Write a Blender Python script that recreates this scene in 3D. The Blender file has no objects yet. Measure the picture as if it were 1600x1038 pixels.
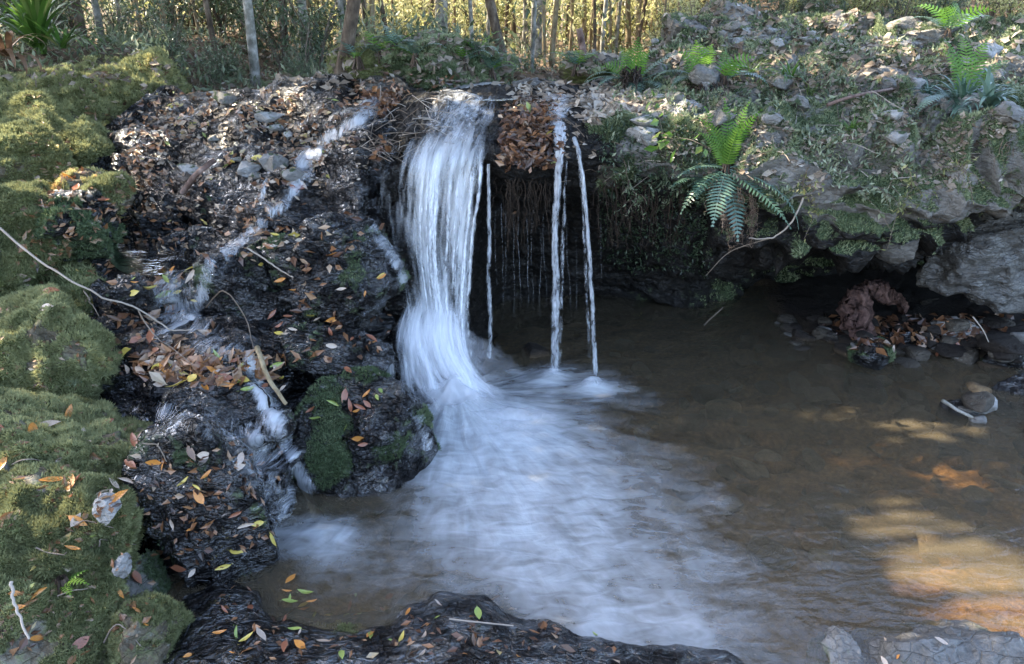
import bpy, bmesh, math, random
import numpy as np
from mathutils import Vector, Matrix
from mathutils.bvhtree import BVHTree
R = math.radians
rng = np.random.default_rng(7)
random.seed(7)
sc = bpy.context.scene
COL = sc.collection
# ---------------------------------------------------------------- camera
H = 2.4; PITCH = R(22.6); F = 1200.0; CX, CY = 800.0, 519.0
cam_d = bpy.data.cameras.new('camera'); cam = bpy.data.objects.new('camera', cam_d); COL.objects.link(cam)
cam.location = (0, 0, H); cam.rotation_euler = (R(90) - PITCH, 0, 0)
cam_d.sensor_width = 36; cam_d.lens = 36 * F / 1600; cam_d.clip_end = 500; cam_d.clip_start = 0.05
sc.camera = cam
# ---------------------------------------------------------------- sky, sun, exposure
SUN_EL, SUN_AZ = R(50), R(-72)          # azimuth from +Y towards +X
SD = np.array([math.sin(SUN_AZ) * math.cos(SUN_EL), math.cos(SUN_AZ) * math.cos(SUN_EL), math.sin(SUN_EL)])
w = bpy.data.worlds.new('World'); sc.world = w; w.use_nodes = True
wn = w.node_tree.nodes; wl = w.node_tree.links
sky = wn.new('ShaderNodeTexSky'); sky.sky_type = 'NISHITA'; sky.sun_disc = False
sky.dust_density = 2.5; sky.ozone_density = .6; sky.air_density = .85; sky.sun_elevation = SUN_EL; sky.sun_rotation = SUN_AZ
bg = wn['Background']; bg.inputs['Strength'].default_value = 0.15
wl.new(sky.outputs[0], bg.inputs[0])
sd = bpy.data.lights.new('sun', 'SUN'); sun = bpy.data.objects.new('sun', sd); COL.objects.link(sun)
sd.energy = 3.2; sd.angle = R(0.5); sd.color = (1.0, 0.88, 0.68)
sun.rotation_euler = Vector((-SD[0], -SD[1], -SD[2])).to_track_quat('-Z', 'Y').to_euler()
sc.view_settings.view_transform = 'Standard'; sc.view_settings.look = 'None'
sc.view_settings.exposure = 3.15; sc.view_settings.gamma = 1.0
sc.cycles.max_bounces = 8; sc.cycles.transparent_max_bounces = 24
sc.cycles.diffuse_bounces = 3; sc.cycles.glossy_bounces = 3; sc.cycles.caustics_reflective = False
sc.cycles.sample_clamp_indirect = 4.0
# ---------------------------------------------------------------- projection helpers
cp, sp = math.cos(PITCH), math.sin(PITCH)
def tanp(py): return math.tan(PITCH - math.atan((CY - py) / F))
def P(px, py, Y):
    yu = (CY - py) / F
    t = Y / (cp + yu * sp)
    return np.array([(px - CX) / F * t, Y, H + t * (yu * cp - sp)])
def G(px, py, z=0.0):
    return P(px, py, (H - z) / tanp(py))
def W(px, Y, z):
    d = Y * cp + (H - z) * sp
    return np.array([(px - CX) / F * d, Y, z])
def proj(p):
    p = np.asarray(p); x, y, z = p[..., 0], p[..., 1], p[..., 2] - H
    d = y * cp - z * sp; u = y * sp + z * cp
    return CX + F * x / d, CY - F * u / d, d
# ---------------------------------------------------------------- noise
def _h(i, j, k, s):
    n = (i.astype(np.uint32) * np.uint32(374761393) + j.astype(np.uint32) * np.uint32(668265263)
         + k.astype(np.uint32) * np.uint32(2147483647 - 59) + np.uint32((s * 974711 + 12345) & 0xffffffff))
    n = (n ^ (n >> np.uint32(13))) * np.uint32(1274126177)
    n = (n ^ (n >> np.uint32(16))) * np.uint32(2246822519)
    return (n ^ (n >> np.uint32(15))).astype(np.float64) / 4294967295.0
def vnoise(p, s=0):
    p = np.asarray(p, float); f = np.floor(p); i = f.astype(np.int64); t = p - f
    t = t * t * t * (t * (t * 6 - 15) + 10)
    r = 0
    for a in (0, 1):
        wa = t[..., 0] if a else 1 - t[..., 0]
        for b in (0, 1):
            wb = t[..., 1] if b else 1 - t[..., 1]
            for c in (0, 1):
                wc = t[..., 2] if c else 1 - t[..., 2]
                r = r + wa * wb * wc * _h((i[..., 0] + a) & 0xffffff, (i[..., 1] + b) & 0xffffff, (i[..., 2] + c) & 0xffffff, s)
    return r * 2 - 1
def fbm(p, octs=4, s=0, gain=0.5, lac=2.03):
    p = np.asarray(p, float); a = 1.0; r = 0; t = 0
    for o in range(octs):
        r = r + a * vnoise(p, s + o * 17); t += a; a *= gain; p = p * lac + 11.3
    return r / t
def ridged(p, octs=4, s=0, gain=0.5):
    p = np.asarray(p, float); a = 1.0; r = 0; t = 0
    for o in range(octs):
        r = r + a * (1 - 2 * np.abs(vnoise(p, s + o * 13))); t += a; a *= gain; p = p * 2.1 + 5.7
    return r / t
def sstep(a, b, x):
    t = np.clip((np.asarray(x, float) - a) / (b - a), 0, 1); return t * t * (3 - 2 * t)
# ---------------------------------------------------------------- object helpers
def tag(o, label=None, cat=None, group=None, kind=None):
    if label: o['label'] = label
    if cat: o['category'] = cat
    if group: o['group'] = group
    if kind: o['kind'] = kind
    return o
def mk(name, v, f, mat=None, parent=None, loc=(0, 0, 0), smooth=True, attrs=None, uv=None):
    v = np.asarray(v, np.float32) - np.asarray(loc, np.float32)
    me = bpy.data.meshes.new(name)
    fl = f if isinstance(f, (list, tuple)) else [f]
    fl = [np.asarray(a, np.int32) for a in fl if len(a)]
    me.vertices.add(len(v)); me.vertices.foreach_set('co', v.ravel())
    nl = sum(a.size for a in fl); nf = sum(len(a) for a in fl)
    me.loops.add(nl); me.polygons.add(nf)
    me.loops.foreach_set('vertex_index', np.concatenate([a.ravel() for a in fl]))
    st = []; o = 0
    for a in fl:
        st.append(o + np.arange(len(a)) * a.shape[1]); o += a.size
    me.polygons.foreach_set('loop_start', np.concatenate(st).astype(np.int32))
    me.polygons.foreach_set('use_smooth', np.full(nf, smooth))
    for k, arr in (attrs or {}).items():
        at = me.attributes.new(k, 'FLOAT', 'POINT'); at.data.foreach_set('value', np.asarray(arr, np.float32))
    if uv is not None:
        vi = np.concatenate([a.ravel() for a in fl]); L = me.uv_layers.new(name='UVMap')
        L.data.foreach_set('uv', np.asarray(uv, np.float32)[vi].ravel())
    me.update(calc_edges=True)
    if mat: me.materials.append(mat)
    ob = bpy.data.objects.new(name, me); COL.objects.link(ob)
    if parent is not None: ob.parent = parent
    else: ob.location = loc
    return ob
def empty(name, loc):
    o = bpy.data.objects.new(name, None); o.empty_display_size = .05; COL.objects.link(o); o.location = loc; return o
def grid_faces(nu, nv):
    i, j = np.meshgrid(np.arange(nu - 1), np.arange(nv - 1), indexing='ij'); a = (i * nv + j).ravel()
    return np.stack([a, a + nv, a + nv + 1, a + 1], 1)
def grid_normals(g):
    du = np.gradient(g, axis=0); dv = np.gradient(g, axis=1); n = np.cross(du, dv)
    return n / (np.linalg.norm(n, axis=-1, keepdims=True) + 1e-12)
SURF = []      # (verts, quads/tris, attr moss) of solid surfaces, for scattering and ray casts
def reg(v, f, moss=None, name=''):
    f = np.asarray(f)
    t = f if f.shape[1] == 3 else np.concatenate([f[:, [0, 1, 2]], f[:, [0, 2, 3]]])
    SURF.append((np.asarray(v, float), t, moss, name))
class Soup:                      # gathers many small shapes into one mesh
    def __init__(s): s.v = []; s.f3 = []; s.f4 = []; s.a = []; s.n = 0
    def add(s, v, f, tint=0.5):
        v = np.asarray(v, float); f = np.asarray(f)
        s.v.append(v); (s.f3 if f.shape[1] == 3 else s.f4).append(f + s.n)
        s.a.append(np.broadcast_to(np.asarray(tint, float), (len(v),)).copy()); s.n += len(v)
    def build(s, name, mat, parent=None, loc=(0, 0, 0), smooth=False):
        fl = []
        if s.f3: fl.append(np.concatenate(s.f3))
        if s.f4: fl.append(np.concatenate(s.f4))
        return mk(name, np.concatenate(s.v), fl, mat, parent, loc, smooth, {'tint': np.concatenate(s.a)})
def tube(pts, rad, sides=6, close=True):
    pts = np.asarray(pts, float); n = len(pts); rad = np.broadcast_to(np.asarray(rad, float), (n,))
    t = np.gradient(pts, axis=0); t /= np.linalg.norm(t, axis=1, keepdims=True) + 1e-9
    ref = np.array([0.31, 0.2, 0.93]) if abs(t[0][2]) < .85 else np.array([1, .1, 0])
    a = np.cross(t, ref); a /= np.linalg.norm(a, axis=1, keepdims=True) + 1e-9; b = np.cross(t, a)
    an = np.linspace(0, 2 * math.pi, sides, endpoint=False)
    v = pts[:, None] + rad[:, None, None] * (np.cos(an)[None, :, None] * a[:, None] + np.sin(an)[None, :, None] * b[:, None])
    i, j = np.meshgrid(np.arange(n - 1), np.arange(sides), indexing='ij'); j2 = (j + 1) % sides
    f = np.stack([i * sides + j, i * sides + j2, (i + 1) * sides + j2, (i + 1) * sides + j], -1).reshape(-1, 4)
    return v.reshape(-1, 3), f
def curve(ctrl, n, wob=0.0, s=0):
    ctrl = np.asarray(ctrl, float); k = len(ctrl)
    t = np.linspace(0, k - 1, n); i = np.clip(t.astype(int), 0, k - 2); u = (t - i)[:, None]
    g = lambda q: ctrl[np.clip(q, 0, k - 1)]
    p0, p1, p2, p3 = g(i - 1), g(i), g(i + 1), g(i + 2)
    r = .5 * (2 * p1 + (p2 - p0) * u + (2 * p0 - 5 * p1 + 4 * p2 - p3) * u * u + (3 * p1 - p0 - 3 * p2 + p3) * u ** 3)
    if wob:
        q = np.linspace(0, n * .35, n)
        r = r + wob * np.stack([vnoise(np.stack([q, q * 0 + c * 7.1, q * 0 + s], 1), c) for c in range(3)], 1)
    return r
# ---------------------------------------------------------------- materials
def mat(name):
    m = bpy.data.materials.new(name); m.use_nodes = True; nt = m.node_tree; nt.nodes.clear()
    return m, nt
class NB:
    def __init__(s, nt): s.nt = nt
    def n(s, t, **kw):
        o = s.nt.nodes.new(t)
        for k, v in kw.items():
            if k.startswith('_'): setattr(o, k[1:], v)
        return o
    def L(s, a, b): s.nt.links.new(a, b)
    def val(s, sock, v):
        if hasattr(v, 'is_output') or isinstance(v, bpy.types.NodeSocket): s.L(v, sock)
        else: sock.default_value = v
    def pos(s): return s.n('ShaderNodeNewGeometry').outputs['Position']
    def attr(s, k): return s.n('ShaderNodeAttribute', _attribute_name=k).outputs['Fac']
    def noise(s, vec, scale, detail=4, rough=.55, dist=0):
        o = s.n('ShaderNodeTexNoise'); s.L(vec, o.inputs['Vector'])
        o.inputs['Scale'].default_value = scale; o.inputs['Detail'].default_value = detail
        o.inputs['Roughness'].default_value = rough; o.inputs['Distortion'].default_value = dist
        return o.outputs['Fac']
    def voro(s, vec, scale, feat='F1'):
        o = s.n('ShaderNodeTexVoronoi', _feature=feat); s.L(vec, o.inputs['Vector']); o.inputs['Scale'].default_value = scale
        return o.outputs['Distance']
    def vmul(s, vec, k):
        o = s.n('ShaderNodeVectorMath', _operation='MULTIPLY'); s.L(vec, o.inputs[0]); o.inputs[1].default_value = k; return o.outputs[0]
    def ramp(s, fac, stops, interp='LINEAR'):
        o = s.n('ShaderNodeValToRGB'); s.L(fac, o.inputs[0]); r = o.color_ramp; r.interpolation = interp
        while len(r.elements) > 1: r.elements.remove(r.elements[-1])
        r.elements[0].position = stops[0][0]; r.elements[0].color = (*stops[0][1], 1)
        for p, c in stops[1:]:
            e = r.elements.new(p); e.color = (*c, 1)
        return o.outputs[0]
    def mr(s, v, a, b, c=0, d=1):
        o = s.n('ShaderNodeMapRange'); s.val(o.inputs[0], v)
        for i, x in enumerate((a, b, c, d)): s.val(o.inputs[i + 1], x)
        return o.outputs[0]
    def math(s, op, a, b=0.0):
        o = s.n('ShaderNodeMath', _operation=op); s.val(o.inputs[0], a); s.val(o.inputs[1], b); return o.outputs[0]
    def mixc(s, fac, a, b, mode='MIX'):
        o = s.n('ShaderNodeMix', _data_type='RGBA', _blend_type=mode); s.val(o.inputs[0], fac)
        for k, c in ((6, a), (7, b)):
            s.val(o.inputs[k], (*c, 1) if isinstance(c, tuple) else c)
        return o.outputs[2]
    def bump(s, h, strength=.5, dist=.01, normal=None):
        o = s.n('ShaderNodeBump'); s.L(h, o.inputs['Height']); s.val(o.inputs['Strength'], strength); o.inputs['Distance'].default_value = dist
        if normal is not None: s.L(normal, o.inputs['Normal'])
        return o.outputs[0]
    def pbsdf(s, color, rough, normal=None, spec=.5, alpha=None, trans=None):
        o = s.n('ShaderNodeBsdfPrincipled'); s.val(o.inputs['Base Color'], (*color, 1) if isinstance(color, tuple) else color)
        s.val(o.inputs['Roughness'], rough); s.val(o.inputs['Specular IOR Level'], spec)
        if normal is not None: s.L(normal, o.inputs['Normal'])
        if alpha is not None: s.val(o.inputs['Alpha'], alpha)
        return o.outputs[0]
    def out(s, sh):
        o = s.n('ShaderNodeOutputMaterial'); s.L(sh, o.inputs['Surface'])
def rock_mat(name, cols, wet_cols, moss_cols, wet=0.0, wr=(.10, .30), bumpd=.012, gloss=1.0):
    m, nt = mat(name); b = NB(nt); p = b.pos()
    n1 = b.noise(p, 3.2, 6, .62); n2 = b.noise(p, 26, 5, .6); n3 = b.noise(p, 110, 3, .6)
    c = b.ramp(b.math('ADD', b.math('MULTIPLY', n1, .6), b.math('MULTIPLY', n2, .4)), cols)
    spk = b.mr(b.noise(p, 60, 3, .7), .6, .72)          # lichen specks
    c = b.mixc(b.math('MULTIPLY', spk, .45), c, (.26, .28, .25))
    wc = b.ramp(n2, wet_cols)
    wa = b.attr('wet')
    wm = b.mr(b.math('ADD', wa, b.math('MULTIPLY', b.math('SUBTRACT', n1, .5), .5)), .35, .65)
    c = b.mixc(wm, c, wc)
    mc = b.ramp(b.math('ADD', b.math('MULTIPLY', n1, .55), b.math('MULTIPLY', n3, .45)), moss_cols)
    ma = b.attr('moss')
    mm = b.mr(b.math('ADD', ma, b.math('MULTIPLY', b.math('SUBTRACT', n2, .5), 1.1)), .38, .62)
    c = b.mixc(mm, c, mc)
    dryr = b.mr(n2, .3, .7, .6, .85); wetr = b.mr(n2, .3, .7, wr[0], wr[1])
    rr = b.mr(wm, 0, 1, dryr, wetr); rr = b.mr(mm, 0, 1, rr, .8)
    h = b.math('ADD', b.math('MULTIPLY', n2, b.mr(b.attr('wet'), 0, 1, 1.3, .75)), b.math('MULTIPLY', n3, b.mr(b.attr('wet'), 0, 1, .45, .12))); gr = b.noise(b.vmul(p, (1, 1, 1.7)), 16, 4, .5, .6)
    cr = b.voro(b.vmul(p, (1, 1, 2.2)), 13, 'DISTANCE_TO_EDGE')
    h = b.math('ADD', h, b.math('MULTIPLY', b.mr(cr, 0, .06), .35))
    h = b.math('ADD', h, b.math('MULTIPLY', b.math('MULTIPLY', b.mr(gr, .35, .65), b.mr(wm, 0, 1, .3, 1.1)), .8))
    nb = b.bump(h, 1.0, bumpd)
    sh = b.pbsdf(c, rr, nb, b.mr(mm, 0, 1, b.mr(wm, 0, 1, .3, .2), .15))
    fr = b.n('ShaderNodeFresnel'); fr.inputs[0].default_value = 1.7; b.L(nb, fr.inputs[1])
    gl = b.n('ShaderNodeBsdfGlossy'); gl.inputs['Roughness'].default_value = .12; b.L(nb, gl.inputs['Normal']); gl.inputs[0].default_value = (1, 1, 1, 1)
    mx = b.n('ShaderNodeMixShader'); b.L(b.math('MULTIPLY', fr.outputs[0], b.math('MULTIPLY', b.math('MULTIPLY', wm, b.math('MULTIPLY', b.mr(b.noise(b.vmul(p, (1, 1, 1.5)), 6.5, 4, .6, .5), .42, .58, .03, 1.15), gloss)), b.mr(mm, 0, 1, 1, .15))), mx.inputs[0]); b.L(sh, mx.inputs[1]); b.L(gl.outputs[0], mx.inputs[2])
    b.out(mx.outputs[0])
    return m
MOSSC = [(.3, (.04, .05, .02)), (.48, (.09, .10, .035)), (.6, (.15, .16, .06)), (.75, (.20, .18, .09))]
MOSSD = [(.3, (.025, .035, .018)), (.5, (.055, .075, .035)), (.68, (.10, .12, .06))]
DRY = [(.32, (.06, .055, .048)), (.5, (.15, .14, .125)), (.66, (.28, .265, .24))]
WETC = [(.3, (.003, .003, .003)), (.5, (.007, .0065, .0065)), (.66, (.016, .013, .012)), (.75, (.04, .032, .027))]
M = {}
M['rock_wet'] = rock_mat('wet_rock', DRY, WETC, MOSSD, bumpd=.028)
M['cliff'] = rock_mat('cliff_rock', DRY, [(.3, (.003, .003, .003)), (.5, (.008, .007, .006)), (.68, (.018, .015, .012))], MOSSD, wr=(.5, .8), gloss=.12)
M['rock_dry'] = rock_mat('grey_rock', DRY, WETC, MOSSD)
M['rock_pale'] = rock_mat('pale_rock', [(.3, (.12, .11, .10)), (.5, (.26, .25, .235)), (.66, (.42, .40, .37))], WETC, MOSSD)
M['rock_moss'] = rock_mat('mossy_rock', [(.32, (.05, .04, .025)), (.5, (.10, .08, .05)), (.66, (.24, .22, .18))], WETC, MOSSC)
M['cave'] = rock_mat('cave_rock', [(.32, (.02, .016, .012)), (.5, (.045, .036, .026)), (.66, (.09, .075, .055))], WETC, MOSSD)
def leafy(name, stops, rough=.5, trans=.35, noise_amt=0.25, spec=.35):
    m, nt = mat(name); b = NB(nt)
    t = b.math('ADD', b.attr('tint'), b.math('MULTIPLY', b.math('SUBTRACT', b.noise(b.pos(), 9, 3), .5), noise_amt))
    c = b.ramp(t, stops)
    pr = b.pbsdf(c, rough, None, spec)
    if trans:
        tr = b.n('ShaderNodeBsdfTranslucent'); b.L(c, tr.inputs[0])
        mx = b.n('ShaderNodeMixShader'); mx.inputs[0].default_value = trans; b.L(pr, mx.inputs[1]); b.L(tr.outputs[0], mx.inputs[2]); pr = mx.outputs[0]
    b.out(pr); return m
M['moss'] = leafy('moss_sprigs', [(0, (.08, .10, .045)), (.35, (.21, .215, .10)), (.6, (.32, .33, .16)), (.8, (.48, .44, .19)), (.92, (.55, .42, .18)), (1, (.48, .27, .12))], .75, .3, .5, .1)
M['moss_dark'] = leafy('dark_moss_sprigs', [(0, (.025, .045, .022)), (.5, (.10, .14, .065)), (1, (.30, .33, .19))], .6, .2, .5, .25)
M['frond_new'] = leafy('young_frond', [(0, (.05, .11, .012)), (.5, (.09, .20, .025)), (1, (.18, .30, .05))], .45, .45)
M['frond_old'] = leafy('old_frond', [(0, (.03, .065, .04)), (.5, (.075, .14, .095)), (1, (.17, .25, .19))], .3, .25, .25, .6)
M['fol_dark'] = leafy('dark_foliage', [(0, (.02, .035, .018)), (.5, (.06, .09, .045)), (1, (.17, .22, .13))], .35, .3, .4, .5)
M['fol_sun'] = leafy('light_foliage', [(0, (.10, .12, .04)), (.5, (.33, .33, .13)), (1, (.66, .60, .32))], .45, .5, .4)  # yellow green leaves, colours lightened further to stand in for sunlight
M['strap'] = leafy('strap_leaves', [(0, (.03, .07, .012)), (.6, (.08, .17, .03)), (1, (.2, .24, .08))], .4, .35)
M['dead'] = leafy('dead_leaves', [(0, (.06, .035, .02)), (.4, (.16, .09, .05)), (.7, (.3, .19, .12)), (1, (.42, .33, .24))], .55, .15)
M['litter'] = leafy('leaf_litter', [(0, (.03, .016, .010)), (.3, (.10, .045, .022)), (.5, (.22, .10, .04)), (.7, (.30, .19, .11)), (.85, (.36, .28, .20)), (.93, (.38, .28, .06)), (1, (.22, .26, .06))], .35, .12, .12, .6)
M['litter_pale'] = leafy('pale_litter', [(0, (.05, .035, .025)), (.4, (.14, .105, .075)), (.7, (.27, .22, .17)), (1, (.42, .37, .31))], .55, .1, .2, .3)
M['twig'] = leafy('twig_bark', [(0, (.03, .02, .014)), (.5, (.12, .09, .065)), (1, (.34, .29, .24))], .7, 0, .5, .3)
M['root'] = leafy('root_fibre', [(0, (.02, .013, .008)), (.5, (.07, .045, .03)), (1, (.2, .14, .10))], .7, 0, .5, .3)
M['cover'] = leafy('ledge_cover', [(0, (.03, .045, .025)), (.5, (.13, .16, .085)), (1, (.34, .37, .25))], .5, .3, .3)
def leaf_mat(name, a, bcol):
    m, nt = mat(name); b = NB(nt)
    tc = b.n('ShaderNodeTexCoord').outputs['Object']
    c = b.ramp(b.noise(tc, 28, 4, .7), [(.3, a), (.7, bcol)])
    c = b.mixc(b.mr(b.noise(tc, 90, 2), .62, .7, 0, .7), c, (.05, .03, .015))
    pr = b.pbsdf(c, .33, b.bump(b.noise(tc, 60, 2), .3, .002), .6)
    tr = b.n('ShaderNodeBsdfTranslucent'); b.L(c, tr.inputs[0])
    mx = b.n('ShaderNodeMixShader'); mx.inputs[0].default_value = .15; b.L(pr, mx.inputs[1]); b.L(tr.outputs[0], mx.inputs[2])
    b.out(mx.outputs[0]); return m
LEAFM = {'orange': leaf_mat('orange_leaf', (.42, .13, .03), (.62, .30, .06)),
         'rust': leaf_mat('rust_leaf', (.16, .055, .03), (.36, .14, .07)),
         'yellow': leaf_mat('yellow_leaf', (.5, .36, .06), (.62, .5, .12)),
         'green': leaf_mat('green_leaf', (.16, .24, .05), (.36, .40, .10)),
         'pale': leaf_mat('pale_leaf', (.34, .24, .17), (.55, .45, .36)),
         'brown': leaf_mat('brown_leaf', (.07, .04, .025), (.2, .12, .07))}
def bark_mat(name, stops, scale=(1, 1, .25), sc_=30):
    m, nt = mat(name); b = NB(nt); p = b.pos()
    n1 = b.noise(b.vmul(p, scale), sc_, 5, .65); n2 = b.noise(p, 9, 3, .6)
    c = b.ramp(b.math('ADD', b.math('MULTIPLY', n1, .5), b.math('MULTIPLY', n2, .5)), stops)
    b.out(b.pbsdf(c, .85, b.bump(n1, .8, .01), .2)); return m
M['bark_pale'] = bark_mat('pale_bark', [(.35, (.06, .055, .045)), (.5, (.20, .19, .16)), (.62, (.40, .38, .34))], (1, 1, .8), 14)
M['bark_brown'] = bark_mat('brown_bark', [(.35, (.03, .022, .015)), (.5, (.09, .065, .045)), (.65, (.19, .15, .11))])
M['wood_rot'] = bark_mat('rotten_wood', [(.35, (.018, .010, .008)), (.5, (.07, .038, .03)), (.65, (.17, .10, .08))], (1, 1, 1), 38)
M['bark_tan'] = bark_mat('tan_bark', [(.35, (.10, .07, .04)), (.5, (.22, .17, .10)), (.65, (.36, .30, .20))])
M['wood_dead'] = bark_mat('weathered_wood', [(.35, (.05, .03, .022)), (.5, (.15, .095, .075)), (.65, (.30, .22, .18))], (1, 1, .5), 22)
def ground_mat(name, stops, scale=5, rough=.85, silt=False):
    m, nt = mat(name); b = NB(nt); p = b.pos()
    n1 = b.noise(p, scale, 8, .7); n2 = b.noise(p, scale * 9, 4, .6)
    c = b.ramp(b.math('ADD', b.math('MULTIPLY', n1, .5), b.math('MULTIPLY', n2, .5)), stops)
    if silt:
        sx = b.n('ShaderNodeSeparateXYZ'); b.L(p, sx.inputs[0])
        c = b.mixc(b.math('MULTIPLY', b.mr(sx.outputs[2], -.05, .03), b.mr(sx.outputs[1], 4.2, 4.8)), c, (.016, .012, .009))  # cave shade painted in: near-black tone on the bank above the waterline
    b.out(b.pbsdf(c, rough, b.bump(b.math('ADD', n1, n2), .8, .03), .25)); return m
M['floor'] = ground_mat('forest_floor', [(.3, (.03, .022, .012)), (.48, (.09, .06, .035)), (.6, (.16, .11, .065)), (.72, (.10, .11, .045))])
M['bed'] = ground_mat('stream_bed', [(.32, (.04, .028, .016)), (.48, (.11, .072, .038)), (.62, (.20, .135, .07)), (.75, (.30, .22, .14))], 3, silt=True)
# ---------------------------------------------------------------- scatter base geometry
def loft(name, st, nu, nv, m, amp=.05, seed=0, attrs=None, extra=None, **kw):
    st = np.asarray(st, float)                              # S x K x 3 world points
    a = np.stack([curve(st[:, k], nu) for k in range(st.shape[1])], 1)
    g = np.stack([curve(a[i], nv) for i in range(nu)], 0)
    n = grid_normals(g)
    if n[..., 2].mean() < 0: n = -n; flip = True
    else: flip = False
    d = amp * (1.1 * fbm(g * [2.2, 2.2, 3.0], 3, seed) + .55 * ridged(g * [5, 5, 11], 3, seed + 5) + .3 * fbm(g * 22, 3, seed + 9))
    if extra is not None: d = d + extra(g, n)
    g = g + n * d[..., None]
    v = g.reshape(-1, 3); f = grid_faces(nu, nv)
    if flip: f = f[:, ::-1]
    n = grid_normals(g) * (-1 if flip else 1)
    at = {k: fn(g, n).ravel() for k, fn in (attrs or {}).items()}
    ob = mk(name, v, f, m, attrs=at, **kw); reg(v, f, at.get('moss'), name)
    return ob
ICO = {}
def ico(sub):
    if sub not in ICO:
        bm = bmesh.new(); bmesh.ops.create_icosphere(bm, subdivisions=sub, radius=1)
        ICO[sub] = (np.array([v.co[:] for v in bm.verts]), np.array([[v.index for v in f.verts] for f in bm.faces])); bm.free()
    return ICO[sub]
def rock(name, c, size, seed, m, moss=0.0, wet=0.0, cuts=9, rough=.10, sub=5, flat=.0, rot=0.0, lump=0.0, mosstop=0.0, label=None, cat='rock', group=None, register=True):
    v, f = ico(sub); r = np.random.default_rng(seed + 1000); p = v.copy()
    for _ in range(cuts):
        n = r.normal(size=3); n /= np.linalg.norm(n); d = r.uniform(.42, .85)
        p = p - np.maximum(0, p @ n - d)[:, None] * n * .92
    size = np.asarray(size, float)
    p = p / np.abs(p).max(axis=0)
    nn = p / (np.linalg.norm(p, axis=1, keepdims=True) + 1e-9)
    s = float(size.mean()) / 2
    q = p * size / 2
    w_ = q / s
    d = rough * (fbm(w_ * 1.6 + seed, 4, seed) * 1.0 + .5 * ridged(w_ * [3, 3, 6] + seed, 3, seed + 3) + .12 * fbm(w_ * 12, 2, seed + 8))
    if lump: d = d + lump * np.abs(fbm(q * 9 + seed, 3, seed + 21)) * 1.2
    q = q + nn * (d * s)[:, None]
    ca, sa = math.cos(rot), math.sin(rot)
    q = np.stack([q[:, 0] * ca - q[:, 1] * sa, q[:, 0] * sa + q[:, 1] * ca, q[:, 2]], 1) + np.asarray(c)
    tri = q[f]; fn = np.cross(tri[:, 1] - tri[:, 0], tri[:, 2] - tri[:, 0])
    vn = np.zeros_like(q)
    for k in range(3): np.add.at(vn, f[:, k], fn)
    vn /= np.linalg.norm(vn, axis=1, keepdims=True) + 1e-12
    mo = moss + mosstop * (vn[:, 2] - .35) + .75 * fbm(q * 5, 3, 77) * (1 if (moss > 0 or mosstop > 0) else 0)
    mo = np.clip(mo, 0, 1)
    we = np.full(len(q), wet)
    base = np.array([q[:, 0].mean(), q[:, 1].mean(), q[:, 2].min()])
    ob = mk(name, q, f, m, loc=base, attrs={'moss': mo, 'wet': we})
    tag(ob, label, cat, group)
    if register: reg(q, f, mo, ob.name)
    ob['_base'] = 0; del ob['_base']
    return ob, q, f, vn, mo, base
def rbox(x0, y0, x1, y1, Y, depth, **k):
    c = (P(x0, (y0 + y1) / 2, Y) + P(x1, (y0 + y1) / 2, Y)) / 2
    wdt = P(x1, y0, Y)[0] - P(x0, y0, Y)[0]; hgt = P(x0, y0, Y)[2] - P(x0, y1, Y)[2]
    return c, (wdt, depth, hgt)
def moss_on(q, f, vn, mo, name, matk, parent, loc, dens, hgt=.014, thr=.45, seed=0, blades=3, up=.5, tint=(.5, .22), maxn=60000, patch=None):
    r = np.random.default_rng(seed + 5)
    tri = q[f]; ar = np.linalg.norm(np.cross(tri[:, 1] - tri[:, 0], tri[:, 2] - tri[:, 0]), axis=1) / 2
    cen = tri.mean(1); mf = mo[f].mean(1); dist = np.linalg.norm(cen - [0, 0, H], axis=1)
    nrm = vn[f].mean(1); facing = ((np.array([0, 0, H]) - cen) * nrm).sum(1) / dist
    px, py, dd = proj(cen)
    wgt = ar * (mf > thr) * np.where(facing > -.25, 1, .12) * np.clip(2.6 / dist, .2, 1.6) ** 2 * (nrm[:, 2] > -.5)
    wgt = wgt * np.where((px > -150) & (px < 1750) & (py > -200) & (py < 1250), 1, .15)
    n = int(min(maxn, dens * wgt.sum()))
    if n < 5: return None
    i = r.choice(len(f), n, p=wgt / wgt.sum())
    u, v_ = r.random(n), r.random(n); k = u + v_ > 1; u[k] = 1 - u[k]; v_[k] = 1 - v_[k]
    p = tri[i, 0] + u[:, None] * (tri[i, 1] - tri[i, 0]) + v_[:, None] * (tri[i, 2] - tri[i, 0])
    nn = nrm[i]; ds = np.clip(dist[i] / 2.6, .7, 3.2)
    tn = fbm(p * 6, 3, seed) * .8 + r.normal(0, .10, n)
    T = tint[0] + tn * tint[1] * 2
    V = []; A = []
    for b in range(blades):
        d = nn + r.normal(0, .55, (n, 3)); d[:, 2] += up; d /= np.linalg.norm(d, axis=1, keepdims=True)
        L = .85 * hgt * np.minimum(ds, 1.9) * r.uniform(.5, 1.5, n) * (1 + .5 * fbm(p * 14, 2, seed + 3))
        s = np.cross(d, r.normal(size=(n, 3))); s /= np.linalg.norm(s, axis=1, keepdims=True) + 1e-9
        wv = hgt * .19 * ds
        V.append(np.stack([p - s * wv[:, None] - nn * .003, p + s * wv[:, None] - nn * .003, p + d * L[:, None]], 1))
        A.append(np.repeat(np.clip(T + r.normal(0, .07, n), 0, 1), 3))
    V = np.concatenate(V).reshape(-1, 3); A = np.concatenate(A)
    ob = mk(name, V, np.arange(len(V)).reshape(-1, 3), M[matk], parent, loc, False, {'tint': A})
    ob['kind'] = 'stuff'
    return ob
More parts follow.
